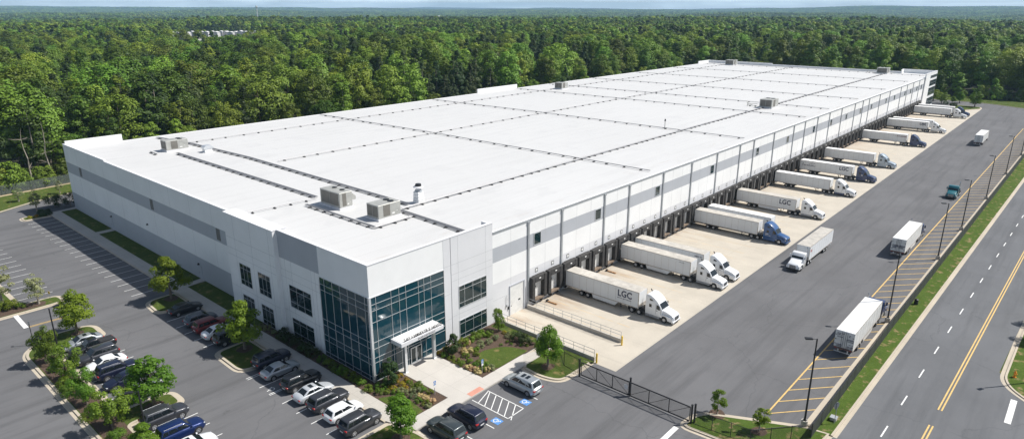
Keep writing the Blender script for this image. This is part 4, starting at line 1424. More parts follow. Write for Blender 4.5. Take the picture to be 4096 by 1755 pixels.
KIND = {
    'sedan': dict(L=4.5, W=1.78, H=1.42, wb=2.72, top=[(-2.25, .80), (-2.05, .98), (-1.35, 1.02), (-.9, .98), (.9, .98), (1.0, .97), (1.9, .80), (2.15, .68), (2.25, .56)], gh=(-1.75, -.92, .22, 1.08), wt=.62, r=.325),
    'hatch': dict(L=4.2, W=1.78, H=1.50, wb=2.6, top=[(-2.1, .85), (-1.95, 1.0), (.9, 1.0), (1.0, .98), (1.75, .84), (2.0, .70), (2.1, .58)], gh=(-1.98, -1.55, .25, 1.08), wt=.62, r=.33),
    'suv': dict(L=4.55, W=1.86, H=1.70, wb=2.75, top=[(-2.27, .92), (-2.12, 1.10), (.85, 1.10), (1.0, 1.09), (1.9, 1.02), (2.16, .90), (2.27, .66)], gh=(-2.15, -1.86, .32, 1.02), wt=.67, r=.36),
    'minivan': dict(L=4.85, W=1.88, H=1.72, wb=3.0, top=[(-2.42, .92), (-2.28, 1.04), (1.25, 1.04), (1.35, 1.0), (2.1, .82), (2.32, .68), (2.42, .54)], gh=(-2.28, -1.95, .42, 1.38), wt=.66, r=.34),
    'pickup': dict(L=5.1, W=1.86, H=1.72, wb=3.2, top=[(-2.55, .98), (-2.45, 1.08), (.95, 1.10), (1.05, 1.08), (2.2, .98), (2.45, .88), (2.55, .66)], gh=(-.75, -.55, .40, 1.0), wt=.66, r=.37),
}


def car(kind, col, x, y, rz, label, rails=False, sunroof=0, group='cars parked in the lot', roofmat=None):
    K = KIND[kind]
    L, Wd, H, r = K['L'], K['W'], K['H'], K['r']
    o = empty({'sedan': 'sedan', 'hatch': 'hatchback', 'suv': 'suv_car', 'minivan': 'minivan', 'pickup': 'pickup_truck'}[kind], (x, y, 0.004), rz, label, 'car', group)
    hw = Wd / 2
    # lower body: loft of rounded sections
    st = [-L / 2, -L / 2 + .05, -L / 2 + .16, -L / 2 + .40] + [(-L / 2 + .40) + (L - .9) * i / 14 for i in range(1, 14)] + [L / 2 - .5, L / 2 - .28, L / 2 - .10, L / 2]
    rings = []
    for s in st:
        e = min(s + L / 2, L / 2 - s)
        front = s > 0
        wq = hw * (1 - (.30 if front else .20) * max(0, 1 - e / (.75 if front else .45)) ** 2.2)
        zt = lerp_tab(K['top'], s)
        zb = .24 + .14 * max(0, 1 - e / .35)
        zm = zb + (zt - zb) * .55
        cr = .05 + .03 * (1 if front else .5)
        ring = [(s, -wq * .86, zb), (s, -wq * .985, zb + .10), (s, -wq, zm), (s, -wq * .965, zt - .10), (s, -wq * .885, zt - .02), (s, -wq * .5, zt + cr * .5), (s, 0, zt + cr * .62)]
        ring += [(p[0], -p[1], p[2]) for p in ring[-2::-1]]
        rings.append(ring)
    b = MB()
    n = len(rings[0])
    vs = [p for q in rings for p in q]
    fs = []
    for i in range(len(rings) - 1):
        for j in range(n - 1):
            fs.append((i * n + j, (i + 1) * n + j, (i + 1) * n + j + 1, i * n + j + 1))
        fs.append((i * n + n - 1, (i + 1) * n + n - 1, (i + 1) * n, i * n))
    fs.append(tuple(range(n)))
    fs.append(tuple((len(rings) - 1) * n + j for j in range(n - 1, -1, -1)))
    b.add(vs, fs, 0)
    for s in (-1, 1):            # wheel arches and sill
        for wx in (-K['wb'] / 2 - .02, K['wb'] / 2):
            b.tube((wx, s * (hw * .6), r + .01), (wx, s * (hw + .004), r + .01), r + .065, n=20, m=1)
        y0, y1 = sorted((s * hw * .80, s * (hw * .985)))
        b.box(-K['wb'] / 2, y0, .20, K['wb'] / 2, y1, .30, 1)
    if kind == 'pickup':         # bed opening
        b.box(-2.40, -.70, 1.125, -.82, .70, 1.155, 1)
    bodyo = b.build('body', [col, CH], o, smooth=38)
    # cabin
    xb0, xt0, xt1, xb1 = K['gh']
    zb = lerp_tab(K['top'], 0) - .04
    wbm, wt = hw * .91, K['wt'] * hw / .89
    c0 = [(xb0, -wbm, zb), (xb1, -wbm * .93, zb), (xb1, wbm * .93, zb), (xb0, wbm, zb)]
    c1 = [(xt0, -wt, H - .02), (xt1, -wt, H - .02), (xt1, wt, H - .02), (xt0, wt, H - .02)]
    b = MB()
    xm = (xt0 + xt1) / 2
    b.add(c0 + c1 + [(xm, -wt * 1.02, H + .02), (xm, wt * 1.02, H + .02)],
          [(0, 1, 5, 8, 4), (1, 2, 6, 5), (2, 3, 7, 9, 6), (3, 0, 4, 7), (4, 8, 9, 7), (8, 5, 6, 9), (3, 2, 1, 0)])
    b.build('cabin', roofmat or col, bodyo, bevel=.075, smooth=50)

    def face(A, B, C, D, u0, u1, v0, v1, off):
        A, B, C, D = map(Vector, (A, B, C, D))
        nrm = (B - A).cross(D - A).normalized() * off
        P = lambda u, v: (A * (1 - u) + B * u) * (1 - v) + (D * (1 - u) + C * u) * v + nrm
        return [P(u0, v0), P(u1, v0), P(u1, v1), P(u0, v1)]
    def win(name, *quads):
        b = MB()
        for q in quads: b.add(q, [(0, 1, 2, 3)])
        b.build(name, VG, bodyo)
    win('windshield', face(c0[1], c0[2], c1[2], c1[1], .06, .94, .08, .90, .012))
    win('rear_window', face(c0[3], c0[0], c1[0], c1[3], .10, .90, .16 if kind != 'sedan' else .10, .86, .012))
    for A, B, C, D in ((c0[0], c0[1], c1[1], c1[0]), (c0[2], c0[3], c1[3], c1[2])):
        flip = A is c0[2]
        segs = {'sedan': ((.10, .475), (.505, .90)), 'hatch': ((.08, .46), (.49, .90)), 'suv': ((.05, .24), (.27, .56), (.59, .92)), 'minivan': ((.05, .30), (.33, .63), (.66, .92)), 'pickup': ((.08, .45), (.49, .90))}[kind]
        if flip: segs = [(1 - q, 1 - p) for p, q in segs]
        win('side_window', *[face(A, B, C, D, p, q, .20, .83, .012) for p, q in segs])
    for s in (-1, 1):
        b = MB(); xx = L / 2; b.box(xx - .42, min(s * hw * .56, s * hw * .84), .60 if kind != 'suv' else .76, xx - .085, max(s * hw * .56, s * hw * .84), .71 if kind != 'suv' else .88)
        b.build('headlight', LAMP, bodyo, bevel=.03, segs=1)
        zt = lerp_tab(K['top'], -L / 2 + .1)
        b = MB(); b.box(-L / 2 - .012, min(s * hw * .52, s * hw * .87), zt - .24, -L / 2 + .22, max(s * hw * .52, s * hw * .915), zt - .08)
        b.build('tail_light', TAIL, bodyo, bevel=.02, segs=1)
        b = MB(); b.box(xb1 - .28, min(s * hw * .93, s * (hw + .13)), zb + .05, xb1 - .14, max(s * hw * .93, s * (hw + .13)), zb + .19)
        b.build('side_mirror', col, bodyo, bevel=.03, segs=1)
        for wx in (-K['wb'] / 2 - .02, K['wb'] / 2):
            w = MB(); w.tube((wx, s * (hw - .19), r + .002), (wx, s * (hw + .012), r + .002), r, n=20)
            wo_ = w.build('wheel', M['rubber'], o, bevel=.025, smooth=40, segs=1)
            w = MB(); w.tube((wx, s * (hw + .005), r), (wx, s * (hw + .018), r), r * .66, n=16)
            for k in range(5):
                pass
            ro = w.build('rim', RIM, wo_)
            w = MB()
            for k in range(5):
                a = 2 * math.pi * (k + .5) / 5
                w.tube((wx + r * .43 * math.cos(a), s * (hw + .016), r + r * .43 * math.sin(a)), (wx + r * .43 * math.cos(a), s * (hw + .021), r + r * .43 * math.sin(a)), r * .155, n=8)
            w.build('rim_openings', CH, wo_)
        if rails:
            b = MB(); b.tube((xt0 + .15, s * wt * .93, H + .055), (xt1 - .25, s * wt * .93, H + .055), .016, n=6)
            for xx in (xt0 + .2, xt1 - .3): b.tube((xx, s * wt * .93, H - .02), (xx, s * wt * .93, H + .055), .02, n=6)
            b.build('roof_rail', M['trim'], bodyo)
    b = MB(); b.box(-L / 2 - .016, -.25, .56, -L / 2 - .004, .25, .68); b.build('license_plate', M['line'], bodyo)
    b = MB(); b.box(L / 2 - .06, -hw * .48, .42, L / 2 + .008, hw * .48, .60 if kind not in ('suv', 'pickup') else .80); b.build('grille', CH, bodyo, bevel=.02, segs=1)
    for k in range(sunroof):
        b = MB(); xx = xt1 - .35 - .62 * k - (.1 if kind == 'minivan' else 0); b.box(xx - .42, -.36, H + .008, xx, .36, H + .026); b.build('sunroof', VG, bodyo)
    return o


CP = dict(silver=carpaint('silver', (0.42, 0.45, 0.47), .5), white=carpaint('car_white', (0.78, 0.79, 0.80)), black=carpaint('car_black', (0.010, 0.011, 0.014)), dgrey=carpaint('dark_grey', (0.055, 0.058, 0.068), .4),
          navy=carpaint('car_navy', (0.010, 0.014, 0.038), .2), red=carpaint('car_red', (0.15, 0.004, 0.008), .3), blue=carpaint('car_blue', (0.008, 0.026, 0.12), .4), slate=carpaint('slate', (0.10, 0.115, 0.135), .45),
          pale=carpaint('pale_silver', (0.62, 0.65, 0.68), .35), green=carpaint('grey_green', (0.055, 0.07, 0.075), .4))
NL, NRT = R(180), 0.0         # nose to -x, nose to +x
A_ = 'by the shrub island'
car('sedan', CP['silver'], -18.95, 35.0 - .05, NL, 'silver sedan at the row end by the shrub island, beside the round grass cap', sunroof=1)
car('pickup', CP['black'], -18.6, 32.15 + .35, NL, 'black pickup truck parked between the silver sedan and a grey estate')
car('suv', CP['dgrey'], -19.0, 29.55, NL, 'dark grey car with bright window trim between the black pickup and a white sedan', rails=False)
car('sedan', CP['white'], -19.05, 26.85, NL, 'white sedan facing the shrub island between dark cars')
car('suv', CP['navy'], -18.65, 24.2, NRT, 'navy boxy car backed into the row, next to the white sedan by the shrubs', rails=True)
car('sedan', CP['navy'], -18.9, 21.25, NL, 'dark navy sedan with bright window line, half behind the parking lot maple')
car('sedan', CP['silver'], -18.9, 17.35, NL, 'silver sedan mostly hidden behind the bright green maple')
car('suv', CP['dgrey'], -18.9, 10.55, NRT, 'dark grey large car beside the grass island, in front of the lamp post', rails=True)
car('suv', CP['blue'], -18.95, 6.7, NRT, 'metallic blue large car beside the dark grey one', rails=True)
car('sedan', CP['white'], -19.2, 3.45, NRT, 'white sedan cut off by the bottom edge beside the blue car', sunroof=1)
car('sedan', CP['black'], -5.95, 35.2, NRT, 'black sedan beside the grass island, first of its row under the end wall')
car('hatch', CP['slate'], -6.1, 30.15, NRT, 'grey hatchback between the black sedan and the red car', rails=True)
car('suv', CP['red'], -6.0, 27.25, NRT, 'dark red car, the only red one in the lot')
car('sedan', CP['white'], -6.05, 24.75, NRT, 'white sedan between the red car and the black car by the sidewalk tree')
car('suv', CP['black'], -5.8, 22.1, NRT, 'black car half under the sidewalk tree next to the white sedan')
car('suv', CP['navy'], -5.4, 12.95, NRT, 'dark navy small car in the shaded marked bay next to the grass island')
car('sedan', CP['silver'], -6.0, 10.0, NRT, 'silver sedan in the shaded bay with the wheelchair symbol')
car('suv', CP['black'], -5.75, 5.9, NRT, 'black car with pale roof rails facing the glass corner', rails=True)
car('sedan', CP['pale'], -6.1, 2.9, NRT, 'pale silver sedan with a sunroof facing the shrub bed', sunroof=1)
car('suv', CP['dgrey'], -6.0, .25, NRT, 'brownish dark grey car with roof rails between the pale sedan and a white hatchback', rails=True)
car('hatch', CP['white'], -6.1, -2.7, NRT, 'white hatchback between two dark cars facing the entrance lawn')
car('suv', CP['dgrey'], -6.15, -5.6, NRT, 'charcoal car last in its row beside the grass corner', rails=True)
car('minivan', CP['silver'], 10.3, -13.35, R(90), 'silver minivan with two dark roof panels beside the hatched bay', sunroof=2)
car('suv', CP['navy'], 1.75, -13.05, R(90), 'navy car beside the blue wheelchair square', rails=True)
car('suv', CP['green'], -1.25, -13.15, R(90), 'grey green car at the bottom next to the navy car', rails=True)

# ------------------------------------------------------------------ lamp posts, fences, gate, rails, signs
def lamp_post(x, y, h, aim, label, base=True, group='tall black lamp posts along the yard fence'):
    o = empty('lamp_post', (x, y, 0.0), 0, label, 'lamp post', group)
    z0 = 0
    if base:
        b = MB(); b.tube((0, 0, 0.0), (0, 0, .75), .34, .32, 16); b.build('concrete_base', M['walk'], o); z0 = .75
    b = MB(); b.box(-.18, -.18, z0, .18, .18, z0 + .04); b.tube((0, 0, z0), (0, 0, h), .105, .07, 10); b.build('pole', M['black'], o)
    a = Vector((math.cos(aim), math.sin(aim), 0)); n = Vector((-a.y, a.x, 0))
    b = MB(); b.tube((0, 0, h - .08), tuple(a * .5 + Vector((0, 0, h - .02))), .035, n=6); b.build('arm', M['black'], o)
    b = MB()
    p = [a * .45 + n * .17, a * 1.15 + n * .20, a * 1.15 - n * .20, a * .45 - n * .17]
    b.prism([(q.x, q.y) for q in p], h - .07, h + .05); hd = b.build('lamp_head', M['black'], o)
    b = MB(); b.prism([((q - a * .8).x * .75 + (a * .8).x, (q - a * .8).y * .75 + (a * .8).y) for q in p], h - .085, h - .071); b.build('lens', M['alum'], hd)
    return o


for i, (x, d) in enumerate(((23.9, 1), (55.6, 1), (87.4, 1), (108.3, 1), (137.4, 1), (168.2, 1), (199.0, 1))):
    lamp_post(x, fy(x) + 1.0, 10.0, R(125), 'tall black lamp post at the yard fence, %s counting from the corner by the gate' % ORD[i])
lamp_post(-22.4, 31.2, 7.6, R(20), 'black lamp post in the shrub island beside the parked sedans', False, 'lamp posts in the car park')
lamp_post(-21.9, 7.0, 6.4, R(150), 'black lamp post at the bottom edge behind the dark grey car', False, 'lamp posts in the car park')
lamp_post(50.3, -57.2, 9.0, R(150), 'lamp post on the far verge whose shadow lies over the road', False, 'lamp posts along the road')
o = empty('slim_post', (-23.05, 39.9, 0), 0, 'slim dark sign post at the tip of the shrub island', 'sign post')
b = MB(); b.tube((0, 0, 0), (0, 0, 3.3), .045); b.build('pole', M['black'], o)
b = MB(); b.box(-.05, -.14, 3.05, .05, .14, 3.35); b.build('sign_plate', M['signback'], o)


def fence(name, pts, h, step, label, cat='fence', mesh=True, meshmat=None, rail=True, zb=0.1, pr=.035):
    o = empty(name, (pts[0][0], pts[0][1], 0), 0, label, cat)
    x0, y0 = pts[0]
    total = sum((Vector(q) - Vector(p)).length for p, q in zip(pts[:-1], pts[1:]))
    step = max(step, total / 95)
    pm = MB(); pm.tube((0, 0, 0), (0, 0, h + .06), pr, n=6); pme = pm.mesh('post', M['black'])
    mm, rm = MB(), MB()
    for i, (p, q) in enumerate(zip(pts[:-1], pts[1:])):
        d = Vector(q) - Vector(p); L = d.length; d.normalize(); n = Vector((-d.y, d.x)) * .012
        k = max(1, round(L / step))
        for j in range(k + (1 if i == len(pts) - 2 else 0)):
            c = Vector(p) + d * (L * j / k)
            link('post', pme, o, (c.x - x0, c.y - y0, 0))
        a, c = (p[0] - x0, p[1] - y0), (q[0] - x0, q[1] - y0)
        if rail: rm.tube((a[0], a[1], h), (c[0], c[1], h), .025, n=6); rm.tube((a[0], a[1], zb + .05), (c[0], c[1], zb + .05), .02, n=6)
        if mesh:
            mm.add([(a[0] - n.x, a[1] - n.y, zb), (c[0] - n.x, c[1] - n.y, zb), (c[0] - n.x, c[1] - n.y, h - .02), (a[0] - n.x, a[1] - n.y, h - .02),
                    (a[0] + n.x, a[1] + n.y, zb), (c[0] + n.x, c[1] + n.y, zb), (c[0] + n.x, c[1] + n.y, h - .02), (a[0] + n.x, a[1] + n.y, h - .02)],
                   [(0, 1, 2, 3), (7, 6, 5, 4), (3, 2, 6, 7), (0, 4, 5, 1), (0, 3, 7, 4), (1, 5, 6, 2)])
    if rail: rm.build('rail', M['black'], o)
    if mesh: mm.build('mesh_screen', meshmat or M['screen'], o)
    return o


def chain_mat(name, col, cover):
    """chain-link netting: the wires cover only part of the panel, the rest is open"""
    m, t, b = nodes(name)
    b.inputs['Base Color'].default_value = rgba(col)
    b.inputs['Roughness'].default_value = .6
    tr = t.nodes.new('ShaderNodeBsdfTransparent')
    mx = t.nodes.new('ShaderNodeMixShader')
    mx.inputs[0].default_value = cover
    t.links.new(tr.outputs[0], mx.inputs[1]); t.links.new(b.outputs[0], mx.inputs[2])
    t.links.new(mx.outputs[0], t.nodes['Material Output'].inputs['Surface'])
    return m


NET = chain_mat('chain_link_black', (.03, .03, .032), .16)
NETG = chain_mat('chain_link_green', (.16, .19, .18), .34)
fence('screened_fence', [(22.3, -41.0)] + [(x, fy(x)) for x in range(54, 290, 30)], 1.65, 3.0, 'long dark green screened fence between the yard and the road verge')
fence('chain_link_fence', [(16.7, -31.1), (17.2, -36.8), (22.1, -41.0)], 1.75, 2.1, 'black chain link fence from the gate round the grass corner to the screened fence', meshmat=NET)
fence('chain_link_fence', [(-60, 118.2), (-6.6, 128.4), (8.0, 129.4), (60, 129.6)], 2.2, 3.2, 'tall grey green chain link fence along the edge of the woods behind the building', meshmat=NETG)
fence('chain_link_fence', [(19.9, -11.2), (17.3, -14.0), (16.95, -16.3)], 1.95, 2.0, 'short black chain link fence on the grass beside the ramp', meshmat=NET)
# sliding gate in two leaves
def gate(y0, y1, label, flip):
    o = empty('sliding_gate', (16.75, y0, 0), 0, label, 'gate', 'sliding gate leaves across the yard entrance')
    L = y1 - y0; h = 1.85
    b = MB()
    for z in (.22, h): b.box(-.05, min(0, L), z - .05, .05, max(0, L), z + .05)
    n = 3
    for i in range(n + 1): b.box(-.035, L * i / n - .035, .22, .035, L * i / n + .035, h)
    b.build('frame', M['black'], o)
    b = MB()
    for i in range(n):
        a, c = (L * i / n, L * (i + 1) / n)
        b.tube((0, a, h if not flip else .25), (0, c, .25 if not flip else h), .025, n=6)
    b.build('brace', M['black'], o)
    b = MB(); b.box(-.004, min(0, L), .26, .004, max(0, L), h - .05); b.build('mesh_screen', NET, o)
gate(-16.9, -23.3, 'half of the black sliding gate next to the ramp grass, braces falling away from it', False)
gate(-23.4, -30.6, 'half of the black sliding gate next to the corner grass island', True)
for i, (y, x) in enumerate(((-16.75, 16.62), (-23.35, 16.95), (-30.85, 16.62), (-31.05, 16.95))):
    o = empty('gate_post', (x, y, 0), 0, 'thick black gate post, %s along the gate from the ramp side' % ORD[i], 'post', 'posts of the sliding gate')
    b = MB(); b.box(-.08, -.08, 0, .08, .08, 2.25); b.build('post', M['black'], o)
    b = MB(); b.box(-.10, -.10, 2.25, .10, .10, 2.30); b.build('post_cap', M['black'], o)
o = empty('notice_board', (16.68, -23.0, .9), 0, 'small grey notice plate fixed on the middle of the gate', 'sign')
b = MB(); b.box(-.03, -.22, 0, -.055, .22, .55); b.build('plate', M['alum'], o)
# ramp walls with railings
def ramp_wall(x, y1, label):
    o = empty('ramp_wall', (x, 0, 0), 0, label, 'ramp wall', 'low concrete walls with rails beside the ramp')
    b = MB(); b.box(-.15, y1, 0, .15, -.25, .55); b.build('concrete_wall', M['walk'], o)
    b = MB()
    for z in (1.05, 1.5): b.tube((0, -.3, z), (0, y1 + .1, z), .028, n=6)
    b.build('rail', M['trim'], o)
    k = 11
    for i in range(k):
        y = -.3 + (y1 + .4) * i / (k - 1)
        b = MB(); b.tube((0, y, .55), (0, y, 1.5), .028, n=6); b.build('post', M['trim'], o)
ramp_wall(26.85, -16.0, 'low concrete wall with grey pipe rail between the ramp and the docks')
ramp_wall(20.75, -16.1, 'low concrete wall with grey pipe rail between the ramp and the shrub bed')
for x, y, l in ((26.3, -16.4, 'yellow bollard at the end of the rail beside the docks'), (20.5, -16.5, 'yellow bollard at the end of the rail beside the grass')):
    o = empty('bollard', (x, y, 0.012), 0, l, 'bollard', 'yellow bollards at the ramp')
    b = MB(); b.tube((0, 0, 0), (0, 0, 1.25), .11, n=12); b.tube((0, 0, 1.25), (0, 0, 1.31), .11, .05, 12); b.build('post', M['bollard'], o)
for k, l in ((1, 'rusty steel wheel stop on the concrete by the first dock door'), (5, 'rusty steel wheel stop by the fifth dock door')):
    o = empty('wheel_stop', (30.4 + 3.9 * (k - 1), -1.9, .015), 0, l, 'wheel stop', 'rusty wheel stops by the docks')
    b = MB(); b.box(-.12, -.9, 0, .12, .9, .16); b.build('beam', paint('rusty_steel', (.34, .19, .09), .9, 0, .4, 4), o)
    b = MB(); b.box(-.2, .7, 0, .2, .95, .3); b.build('bracket', CH, o)
# entrance mat
b = MB(); b.box(5.35, -.95, .152, 7.0, -.25, .17); tag(b.build('door_mat', paint('mat_dark', (.06, .06, .065), .95), None), 'dark grey mat in front of the entrance doors', 'mat')


def pole_sign(name, x, y, h, w, sh, label, cat, mat, face_rz, octagon=False, group=None, letters=None):
    o = empty(name, (x, y, 0.13), face_rz, label, cat, group)
    b = MB(); b.tube((0, 0, 0), (0, 0, h), .035, n=8); b.build('pole', M['trim'], o)
    b = MB()
    if octagon:
        pr = [(w * .5 * math.cos(R(22.5 + 45 * i)), h - w * .5 + w * .5 * math.sin(R(22.5 + 45 * i))) for i in range(8)]
        b.side(pr, -.055, -.04)
    else: b.box(-w / 2, -.055, h - sh, w / 2, -.04, h)
    p = b.build('sign_plate', mat, o)
    return o
for x, y, l in ((2.75, -7.1, 'blue and white parking sign at the corner of the entrance bed beside the glass corner'), (9.6, -7.8, 'blue and white parking sign in the bed beside the minivan')):
    o = pole_sign('parking_sign', x, y, 1.75, .34, .5, l, 'sign', M['sign'], 0, group='parking signs in the shrub beds')
    b = MB(); b.box(-.15, -.062, .95, .15, -.05, 1.2); b.build('lower_plate', M['line'], o)
    b = MB(); wheelchair(b, 0, 1.5, .42, 0, 0.0, .12)
    me = b.mesh('symbol', M['line'])
    s = link('symbol', me, o, (0, -.058, 0)); s.rotation_euler = (R(90), 0, 0)
o = pole_sign('stop_sign', 26.3, -42.0, 2.5, .85, .85, 'grey back of an octagonal road sign on the verge near the lamp post', 'sign', M['signback'], R(160), True)
o = empty('utility_box', (26.9, -41.75, .115), 0, 'small grey utility cover on a dirt patch beside the octagonal sign', 'utility box')
b = MB(); b.box(-.3, -.3, 0, .3, .3, .35); b.build('box', M['walk'], o, bevel=.05, segs=1)
b = MB(); b.box(-.34, -.34, .35, .34, .34, .40); b.build('lid', M['trim'], o)
pole_sign('notice_sign', 19.3, -8.3, 1.5, .7, .8, 'grey notice plate on a post between the young tree and the shrub bed', 'sign', M['signback'], R(10))
pole_sign('small_sign', -17.2, 54.6, 1.1, .3, .4, 'small yellowish marker on a short post in the left grass island', 'sign', M['bollard'], R(-60))
o = empty('fire_hydrant', (49.6, -54.9, .115), 0, 'orange fire hydrant on the far road verge', 'fire hydrant')
b = MB(); b.tube((0, 0, 0), (0, 0, .08), .19, n=12); b.tube((0, 0, .08), (0, 0, .62), .13, n=12); b.tube((0, 0, .62), (0, 0, .8), .15, .05, 12); b.build('barrel', M['orange'], o)
b = MB(); b.tube((-.25, 0, .45), (.25, 0, .45), .07, n=10); b.tube((0, -.22, .42), (0, 0, .42), .08, n=10); b.tube((0, 0, .8), (0, 0, .87), .035, n=6); b.build('outlet', M['orange'], o)
o = empty('black_bin', (64.6, fy(64.6) - .55, .115), 0, 'small black rounded box on the verge against the fence', 'box')
b = MB(); b.tube((0, 0, 0), (0, 0, .75), .28, .26, 14); b.build('drum', M['black'], o, bevel=.04, segs=1)
b = MB(); b.tube((0, 0, .75), (0, 0, .85), .26, .12, 14); b.build('lid', M['black'], o)

# ------------------------------------------------------------------ plants
def leaf_mesh(name, P, Nrm, size, tint, mat):
    """one bent leaf-clump face (two triangles) per point"""
    n = len(P)
    rng = np.random.default_rng(abs(hash(name)) % 1000 if False else n)
    t = rng.normal(size=(n, 3)); t -= (t * Nrm).sum(1)[:, None] * Nrm
    t /= np.linalg.norm(t, axis=1)[:, None] + 1e-9
    b = np.cross(Nrm, t)
    s = size[:, None]
    a0, a1 = P - t * s * .62, P + t * s * .62
    b0, b1 = P - b * s * .42 + Nrm * s * .12, P + b * s * .42 + Nrm * s * .12
    V = np.stack([a0, b0, a1, b1], 1).reshape(-1, 3)
    me = bpy.data.meshes.new(name)
    me.vertices.add(4 * n); me.vertices.foreach_set('co', V.ravel())
    me.loops.add(4 * n); me.loops.foreach_set('vertex_index', np.arange(4 * n, dtype=np.int32))
    me.polygons.add(n)
    me.polygons.foreach_set('loop_start', np.arange(0, 4 * n, 4, dtype=np.int32))
    try: me.polygons.foreach_set('loop_total', np.full(n, 4, dtype=np.int32))
    except Exception: pass
    at = me.attributes.new('tint', 'FLOAT', 'POINT')
    at.data.foreach_set('value', np.repeat(tint, 4).astype(np.float32))
    me.materials.append(mat)
    me.update(calc_edges=True)
    return me


def prof_round(t): return math.sqrt(max(0.0, 1 - (2 * t - 1) ** 2)) ** .8
def prof_maple(t): return (min(1, t / .22)) ** .7 * (1 - max(0, t - .22) / .78) ** .62
def prof_tall(t): return (min(1, t / .3)) ** .6 * (1 - max(0, t - .45) / .55 * .999) ** .5
def prof_pine(t): return (min(1, t / .12)) * (1 - max(0, t - .12) / .88 * .97) ** .85
def prof_dome(t): return (min(1, (t + .25) / .5)) ** .5 * math.sqrt(max(0, 1 - max(0, t - .35) ** 2 / .4225))


def crown_mesh(name, seed, z0, z1, rad, prof, ncl, nleaf, ls, mat, cr=(.26, .42), lumpy=.3, flat=1.0, core=.25, gap=0.0, out=.35, jit=.20):
    ctr = np.array([0, 0, z0 + (z1 - z0) * .35])
    rng = np.random.default_rng(seed)
    C, Rr, Tn = [], [], []
    k = 0
    while len(C) < ncl:
        k += 1
        t = rng.uniform(0.03, .97)
        a = rng.uniform(0, 2 * math.pi)
        lobe = 1 + lumpy * math.sin(2 * a + seed) * math.cos(3.1 * t + seed * 1.7) + lumpy * .6 * math.sin(5 * a + 2.3 * seed + 4 * t)
        rr = rad * prof(t) * lobe
        f = rng.uniform(core, 1) ** .5
        c = np.array([rr * f * math.cos(a), rr * f * math.sin(a), z0 + (z1 - z0) * t])
        r = rad * rng.uniform(*cr) * (.55 + .6 * prof(t))
        if gap and any(np.linalg.norm((c - q) / np.array([1, 1, 1.2])) < gap * (r + s) for q, s in zip(C, Rr)) and k < ncl * 30: continue
        C.append(c); Rr.append(r); Tn.append(rng.uniform(0, 1))
    P, Nn, Sz, Ti = [], [], [], []
    w = np.array(Rr) ** 2; w /= w.sum()
    for c, r, tn, q in zip(C, Rr, Tn, w):
        m = max(6, int(nleaf * q))
        d = rng.normal(size=(m, 3)); d /= np.linalg.norm(d, axis=1)[:, None]
        low = d[:, 2] < -.55
        d[low, 2] *= -1
        rad_ = r * rng.uniform(.62, 1.08, m)[:, None]
        p = c + d * rad_ * np.array([1, 1, flat])
        od = (p - ctr) * np.array([1, 1, .8]); od /= np.linalg.norm(od, axis=1)[:, None] + 1e-6
        nn = d * .6 + od * out + rng.normal(size=(m, 3)) * jit + np.array([0, 0, .15])
        nn /= np.linalg.norm(nn, axis=1)[:, None]
        P.append(p); Nn.append(nn); Sz.append(ls * rng.uniform(.65, 1.3, m)); Ti.append(np.clip(.25 + tn * .4 + rng.uniform(-.15, .25, m), 0, 1))
    return leaf_mesh(name, np.concatenate(P), np.concatenate(Nn), np.concatenate(Sz), np.concatenate(Ti), mat), C, Rr


def trunk_mb(h, r, C, seed, nb=9, z0=0):
    rng = random.Random(seed)
    b = MB()
    pts = [(0, 0, z0)]
    n = 5
    for i in range(1, n + 1):
        pts.append((pts[-1][0] + rng.uniform(-.04, .04) * h * .2, pts[-1][1] + rng.uniform(-.04, .04) * h * .2, z0 + (h - z0) * i / n))
    for i in range(n): b.tube(pts[i], pts[i + 1], r * (1 - .8 * i / n), r * (1 - .8 * (i + 1) / n), 8)
    b.tube((0, 0, z0 - .05), (0, 0, z0 + .25), r * 1.5, r * .98, 8)
    for c in rng.sample(list(C), min(nb, len(C))):
        zz = max(z0 + (h - z0) * .25, min(h * .92, c[2] - .35 * math.hypot(c[0], c[1])))
        k = (zz - z0) / (h - z0) * n
        i = min(n - 1, int(k)); f = k - i
        p = [pts[i][j] + (pts[i + 1][j] - pts[i][j]) * f for j in range(3)]
        b.tube(p, tuple(c), r * .35 * (1 - .5 * zz / h), r * .08, 5)
    return b


TREEV = {}
def tree_variant(kind, seed):
    key = (kind, seed)
    if key in TREEV: return TREEV[key]
    nm = 'crown'
    if kind == 'maple': me, C, Rr = crown_mesh(nm, seed, .20, 1.0, .34, prof_maple, 46, 5600, .034, M['leaf_t'], (.22, .40), .22, .75, .12)
    elif kind == 'young': me, C, Rr = crown_mesh(nm, seed, .25, 1.0, .30, prof_tall, 26, 1900, .040, M['leaf_t'], (.20, .40), .35, .8, .1)
    elif kind == 'sparse': me, C, Rr = crown_mesh(nm, seed, .22, 1.0, .27, prof_maple, 24, 1300, .036, M['leaf_s'], (.22, .42), .3, .8, .1)
    elif kind == 'cone': me, C, Rr = crown_mesh(nm, seed, .03, 1.0, .36, prof_maple, 46, 4600, .040, M['leaf_d'], (.2, .34), .15, 1, .3)
    elif kind == 'bushy': me, C, Rr = crown_mesh(nm, seed, .16, 1.0, .36, prof_round, 36, 4800, .038, M['leaf_g'], (.22, .42), .3, .85, .15)
    elif kind == 'dark': me, C, Rr = crown_mesh(nm, seed, .08, 1.0, .5, prof_round, 22, 1700, .055, M['leaf_d'], (.22, .42), .3, .9, .2)
    tm = trunk_mb(.8, .022 if kind != 'bushy' else .028, C, seed, 10).mesh('trunk', M['palebark'] if kind in ('young', 'sparse') else M['bark'], smooth=60)
    TREEV[key] = (me, tm)
    return TREEV[key]


